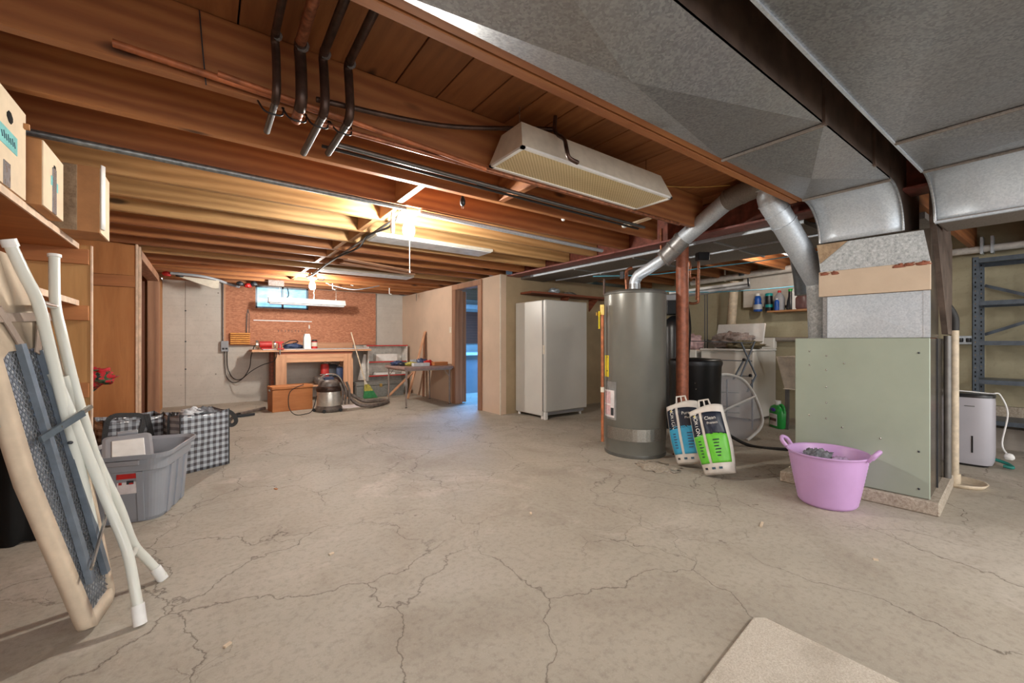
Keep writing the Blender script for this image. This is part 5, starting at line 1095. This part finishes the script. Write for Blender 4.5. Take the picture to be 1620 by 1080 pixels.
MB().tube(smooth_path([(1.35, 6.70, .50), (1.45, 6.68, .56), (1.60, 6.68, .54), (1.68, 6.68, .40), (1.69, 6.68, .15)], 6), .012, 8).build('carry_hoop', 'chrome', vc)
for dx in (0, .05, .10): MB().tube(smooth_path([(1.62+dx, 6.63, .44), (1.66+dx, 6.61, .30), (1.65+dx, 6.62, .10)], 5), .018, 8).build('accessory_tube', 'vacg', vc)
hs = smooth_path([(1.72, 6.75, .36), (1.78, 6.74, .22), (1.90, 6.70, .08), (2.08, 6.66, .035), (2.30, 6.80, .035), (2.48, 7.0, .035), (2.50, 7.18, .035), (2.38, 7.22, .035), (2.22, 7.2, .035), (2.12, 7.25, .06), (2.0, 7.3, .14), (1.85, 7.2, .2)], 6)
mb = MB(); mb.tube(hs, [.026 if k % 2 else .030 for k in range(len(hs))], 10); mb.build('hose', 'vacg', vc)
wires('black_cable', [(1.32, 6.7, .25), (1.25, 6.65, .05), (1.15, 6.6, .012), (1.02, 6.65, .012), (.98, 6.9, .10), (1.02, 7.04, .3), (1.2, 7.03, .40)], .006, 'black_r', 'thin dark cord trailing from the shop vacuum over the toolbox', 'cord')
for k, (x, y, z, r_, m_, n_2) in enumerate(((1.75, 8.2, .62-.0, .07, 'red', 'red spray can cluster under the workbench'), (1.88, 8.25, .60, .12, 'dark', 'black tool case stacked under the workbench'), (2.0, 8.2, .56, .07, 'bluep', 'blue drill under the workbench by its right leg'), (1.7, 8.2, .40, .14, 'vacg', 'brown grey motor on the lower bench shelf'), (1.92, 8.2, .38, .12, 'copper_d', 'rusty fan motor on the lower bench shelf, right'))):
    g = thing('workshop_item', (x, y, .281), n_2, 'tool')
    MB().lathe((x, y, .281), [(r_*.8, 0), (r_, .02), (r_, z-.281), (r_*.7, z-.26)], 16, 1, .8, power=4).build('casing', m_, g)
    MB().tube(smooth_path([(x-r_*.6, y-.02, z-.27+.27), (x-r_*.3, y-.05, z+.05), (x+r_*.3, y-.05, z+.05), (x+r_*.6, y-.02, z)], 4), .008, 6).build('handle', 'chrome', g)
bm = thing('corn_broom', (2.3, 8.0, 0), 'broom with green bristles and pale handle leaning beside the workbench', 'broom')
ba = Vector((2.16, 8.0, 1.22)); bb = Vector((2.38, 7.88, .30))
MB().tube([ba, bb], .011, 10).build('handle', 'handle', bm)
MB().tube([bb+(ba-bb)*.02, bb-(ba-bb)*.06], [.016, .035], 12).build('binding', 'offw', bm)
def fan(z0, z1, w0, w1, mat, nm):
    V = []; 
    for z, w_ in ((z0, w0), (z1, w1)):
        t_ = (.30-z)/.30; cx = 2.39+.07*t_; cy = 7.87-.05*t_
        V += [(cx-w_, cy-.025-.02*t_, z), (cx+w_, cy-.025-.02*t_, z), (cx+w_, cy+.025, z), (cx-w_, cy+.025, z)]
    MB().add(V, [(0, 1, 2, 3), (7, 6, 5, 4), (0, 4, 5, 1), (1, 5, 6, 2), (2, 6, 7, 3), (3, 7, 4, 0)]).build(nm, mat, bm)
    n = 26; mb = MB()
    for k in range(n):
        s = -1+2*k/(n-1); mb.bar((V[0][0]+(V[1][0]-V[0][0])*(s+1)/2, V[0][1]-.004, z0), (V[4][0]+(V[5][0]-V[4][0])*(s+1)/2, V[4][1]-.004, z1-.012*(k % 3)*(z1 < .1)), .006, .006)
    mb.build(nm+'_strands', mat, bm, kind='stuff')
fan(.26, .14, .035, .075, 'byel', 'upper_bristles'); fan(.14, .015, .075, .125, 'bgreen', 'lower_bristles')
# low white shelf, chest, card table, lumber
sf = thing('white_bookcase', (2.95, 8.3, 0), 'low white shelf unit with red front edges behind the grey chest', 'shelving')
for x in (2.53, 3.31): MB().box((x, 8.2, .24 if 0 else .0), (x+.02, 8.5, .975)).build('side', 'pegw', sf)
for z in (.96, .64, .37):
    MB().box((2.55, 8.2, z), (3.31, 8.5, z+.018)).build('shelf', 'pegw', sf); MB().box((2.50 if z > .9 else 2.55, 8.188, z-.002), (3.33 if z > .9 else 3.31, 8.2, z+.02)).build('red_edge', 'red', sf)
MB().box((2.53, 8.5, .0), (3.33, 8.51, .975)).build('back', 'pegw', sf)
MB().box((2.72, 8.3, .66), (3.15, 8.49, .80)).build('white_block', 'white2', label='white carton on the middle shelf of the low white unit', cat='carton')
MB().box((2.70, 8.28, .39), (3.1, 8.45, .43)).build('white_tray', 'white2', label='flat white tray on the lower shelf of the low white unit', cat='tray')
MB().prism([(2.36, 8.3, .30), (2.52, 8.3, .30), (2.52, 8.3, .80), (2.48, 8.3, .80)], (0, .015, 0)).build('leaning_panel', 'pegw', label='white panel leaning between the broom and the low shelf', cat='panel')
gc_ = thing('storage_chest', (2.7, 8.0, 0), 'grey flecked chest on the floor beneath the low white shelf', 'chest')
MB().box((2.24, 7.92, 0), (3.14, 8.17, .22)).build('chest_body', 'chest', gc_, .006); MB().box((2.235, 7.915, .225), (3.145, 8.175, .29)).build('lid', 'chest', gc_, .006)
MB().box((2.66, 7.905, .19), (2.71, 7.915, .25)).build('hasp', 'brass', gc_, .003)
tc_ = thing('card_table', (2.7, 6.1, 0), 'square folding card table with thin metal legs', 'table')
CT = [Vector((2.20, 6.35, 0)), Vector((2.02, 5.02, 0)), Vector((2.85, 5.5, 0)), Vector((3.03, 6.8, 0))]
CT = [Z_ for Z_ in (Vector((2.56, 7.15, 0)), Vector((2.53, 6.30, 0)), Vector((3.32, 6.30, 0)), Vector((3.33, 7.15, 0)))]
MB().box((2.50, 6.28, .60), (3.36, 7.16, .645)).build('table_top', 'tabletop', tc_, .012, seg=2)
MB().box((2.52, 6.30, .58), (3.34, 7.14, .602)).build('apron', 'tleg', tc_)
for x, y in ((2.55, 6.33), (3.31, 6.33), (2.55, 7.11), (3.31, 7.11)):
    l_ = MB().tube([(x, y, .01), (x, y, .58)], .013, 10).build('leg', 'tleg', tc_); MB().tube([(x, y, 0), (x, y, .012)], .017, 10).build('foot_cap', 'black_r', l_)
    MB().bar((x, y, .46), (x+(.09 if x < 3 else -.09), y, .57), .008, .008).build('leg_brace', 'tleg', tc_)
for k, (x, y, sx_, sy_, sz_, m_, nm, lb_) in enumerate((
    (2.62, 6.9, .10, .10, .04, 'bluep', 'tool_pouch', 'dark blue pouch at the left end of the card table'),
    (2.75, 6.6, .10, .06, .035, 'byel', 'work_glove', 'yellow green glove near the front of the card table'),
    (2.95, 6.85, .12, .1, .05, 'hump', 'clear_organiser', 'clear parts organiser in the middle of the card table'),
    (3.05, 6.6, .09, .07, .045, 'redl', 'cordless_drill', 'red drill on the card table'),
    (3.0, 6.75, .09, .08, .06, 'bluep', 'drill_bit_set', 'dark blue tool piece behind the red drill'),
    (2.66, 6.72, .08, .07, .03, 'dark', 'pliers', 'dark pliers heap beside the yellow green glove'))):
    MB().blob((x, y, .645+sz_*.82), (sx_, sy_, sz_), k+2, .4, 4, 16).build(nm, m_, label=lb_, cat='tool')
MB().box((2.70, 6.38, .646), (2.98, 6.48, .70)).build('clear_tray', 'hump_l', bev=.004, label='pale plastic tray at the front edge of the card table', cat='tray')
MB().box((3.08, 6.42, .646), (3.33, 6.58, .705)).build('brick_block', 'crate', bev=.004, label='reddish wooden block at the right end of the card table', cat='block')
def plank2(a, b_, w_, h, lab, m_='lum_z'): return MB().bar(a, b_, w_, h, (1, 0, 0)).build('lumber_board', m_, bev=.003, label=lab, cat='board', group='loose boards leaning by the partition')
plank2((2.95, 6.95+.3, .015), (3.375, 7.45, 1.24), .075, .02, 'pale board leaning on the partition, its foot right of the card table leg')
plank2((3.32, 7.4, .01), (3.385, 7.5, 1.22), .05, .03, 'brownish board leaning upright against the partition behind the card table', 'casing')
plank2((2.75, 7.72, .015), (3.32, 7.5, .62), .06, .02, 'short pale board propped low behind the card table')
# wall clutter
MB().prism([(-.36, 7.6, 1.985), (.16, 7.6, 1.955), (.15, 7.6, 1.84), (.10, 7.6, 1.83)], (0, .03, 0)).build('fan_blade_panel', 'offw', label='white tapered shade hanging beside the left door top', cat='shade')
wires('grey_hose', [(-.40, 7.5, 2.0), (-.1, 7.5, 1.99), (.1, 7.6, 1.97), (.3, 7.8, 1.93), (.42, 7.95, 1.92)], .022, 'hump', 'grey hose slung under the joists near the left door', 'hose')
for k, (x, z, m_) in enumerate(((-.44, 2.0, 'redl'), (-.3, 2.0, 'dark'), (.42, 1.94, 'dark'), (.52, 1.92, 'redl'), (.6, 1.95, 'dark'))):
    MB().blob((x, 7.55+.08*(k > 1), z-.01), (.045, .03, .035), k+1, .4, 4, 12).build('hanging_fitting', m_, label=('red clamp', 'dark fitting', 'dark box', 'red clamp', 'dark clip')[k]+(' at the left end of the grey hose' if k < 2 else ' at the right end of the grey hose, %s' % ('left', 'middle', 'right')[k-2]), cat='fitting', group='fittings on the grey hose')
MB().box((.80, 7.66, 1.94), (1.02, 7.74, 2.03)).build('framed_sample', 'beigec', label='small square tan pad fixed under the joists above the window', cat='panel')
for k, (px, py, t_) in enumerate(((516, 443, 7.0), (526, 452, 7.0), (555, 446, 7.3), (616, 460, 7.6))):
    q = D(px, py, t_); MB().tube([q+Vector((0, 0, .05)), q, q-Vector((0, 0, .05)), q+Vector((.04, 0, -.06))], .010, 6).build('ceiling_hook', 'white2', label='white hook under the joists, %s in the row of four' % ('leftmost', 'second', 'third', 'rightmost')[k], cat='hook', group='white hooks under the far joists')
wires('black_cable', [Vector((1.30, 7.298, 2.16)), D(498, 425, 6.6), D(510, 433, 6.6), D(512, 443, 6.6), D(503, 442, 6.6), D(500, 430, 6.6)], .008, 'black_r', 'looped black cable beside the far bulb', 'cable')
wires('grey_cable', [D(520, 450, 6.9), D(560, 458, 6.9), D(600, 452, 7.2)], .009, 'hump', 'grey cable drooping from the far hooks', 'cable')
vh = thing('vacuum_wand', (.35, 7.0, 0), 'dark vacuum floor nozzle and wand lying left of the toolbox', 'vacuum part')
MB().tube(smooth_path([(.72, 7.35, .04), (.5, 7.15, .035), (.38, 7.0, .035)], 4), .022, 10).build('wand', 'vacg', vh)
MB().tube(smooth_path([(.42, 7.05, .03), (.34, 6.95, .04), (.28, 6.7, .035), (.24, 6.45, .03), (.24, 6.25, .02)], 5), .02, 10).build('wand_end', 'black_r', vh)
MB().bar((.30, 6.9, .02), (.55, 6.98, .02), .06, .03).build('nozzle', 'dark', vh)
MB().box((1.72, 6.85, 0), (2.0, 7.2, .004)).build('blue_sheet', 'paper', label='pale paper sheet on the floor beneath the vacuum hose', cat='paper')
# side room contents
so = thing('side_room_counter', (5.2, 7.5, 0), 'white counter seen through the right doorway in blue light', 'counter')
MB().box((3.6, 7.35, .77), (5.7, 8.6, .81)).build('counter_top', 'white2', so); MB().box((3.65, 7.40, 0), (5.7, 8.6, .77)).build('counter_base', 'hump', so)
MB().box((3.6, 8.58, 1.82), (5.7, 8.64, 1.92)).build('wall_rail', 'white2', label='pale rail on the wall of the blue-lit side room', cat='rail')
MB().box((3.6, 8.60, 1.0), (5.7, 8.645, 1.75)).build('wall_panel', 'wooddk', label='dark panel above the counter in the blue-lit side room', cat='panel')
# rug
def rugf():
    T = Matrix.Translation((1.68, .74, 0)) @ Matrix.Rotation(math.radians(-92), 4, 'Z')
    mb = MB(T); P = [(-.0, -.55), (1.3, -.55), (1.3, .01), (.03, .01), (.0, -.02)]
    return mb
MB().prism([(1.665, .742, .001), (1.70, .715, .001), (1.715, -.6, .001), (.6, -.6, .001), (.62, .61, .001), (.70, .63, .001)], (0, 0, .014)).build('floor_rug', 'rug', bev=.006, seg=2, label='cream pile rug corner on the floor at the bottom of the photo', cat='rug')
for k, (x, y, s, a) in enumerate(((2.57, 1.10, .035, .3), (1.6, 2.0, .012, 1), (.4, 3.4, .014, 2), (.5, 2.2, .012, .4), (2.6, .6, .010, 2), (.06, 1.75, .012, .6))):
    MB().obb((x, y, .0035), (s*math.cos(a), s*math.sin(a), 0), (-.006*math.sin(a), .006*math.cos(a), 0), (0, 0, .003)).build('floor_scrap', 'handle' if k != 2 else 'crate', label='tiny scrap on the concrete floor, %s' % ('pale splinter before the lilac tub', 'mid floor right of centre', 'brown chip left of centre', 'left of centre nearer the camera', 'right foreground speck', 'left foreground sliver')[k], cat='scrap')
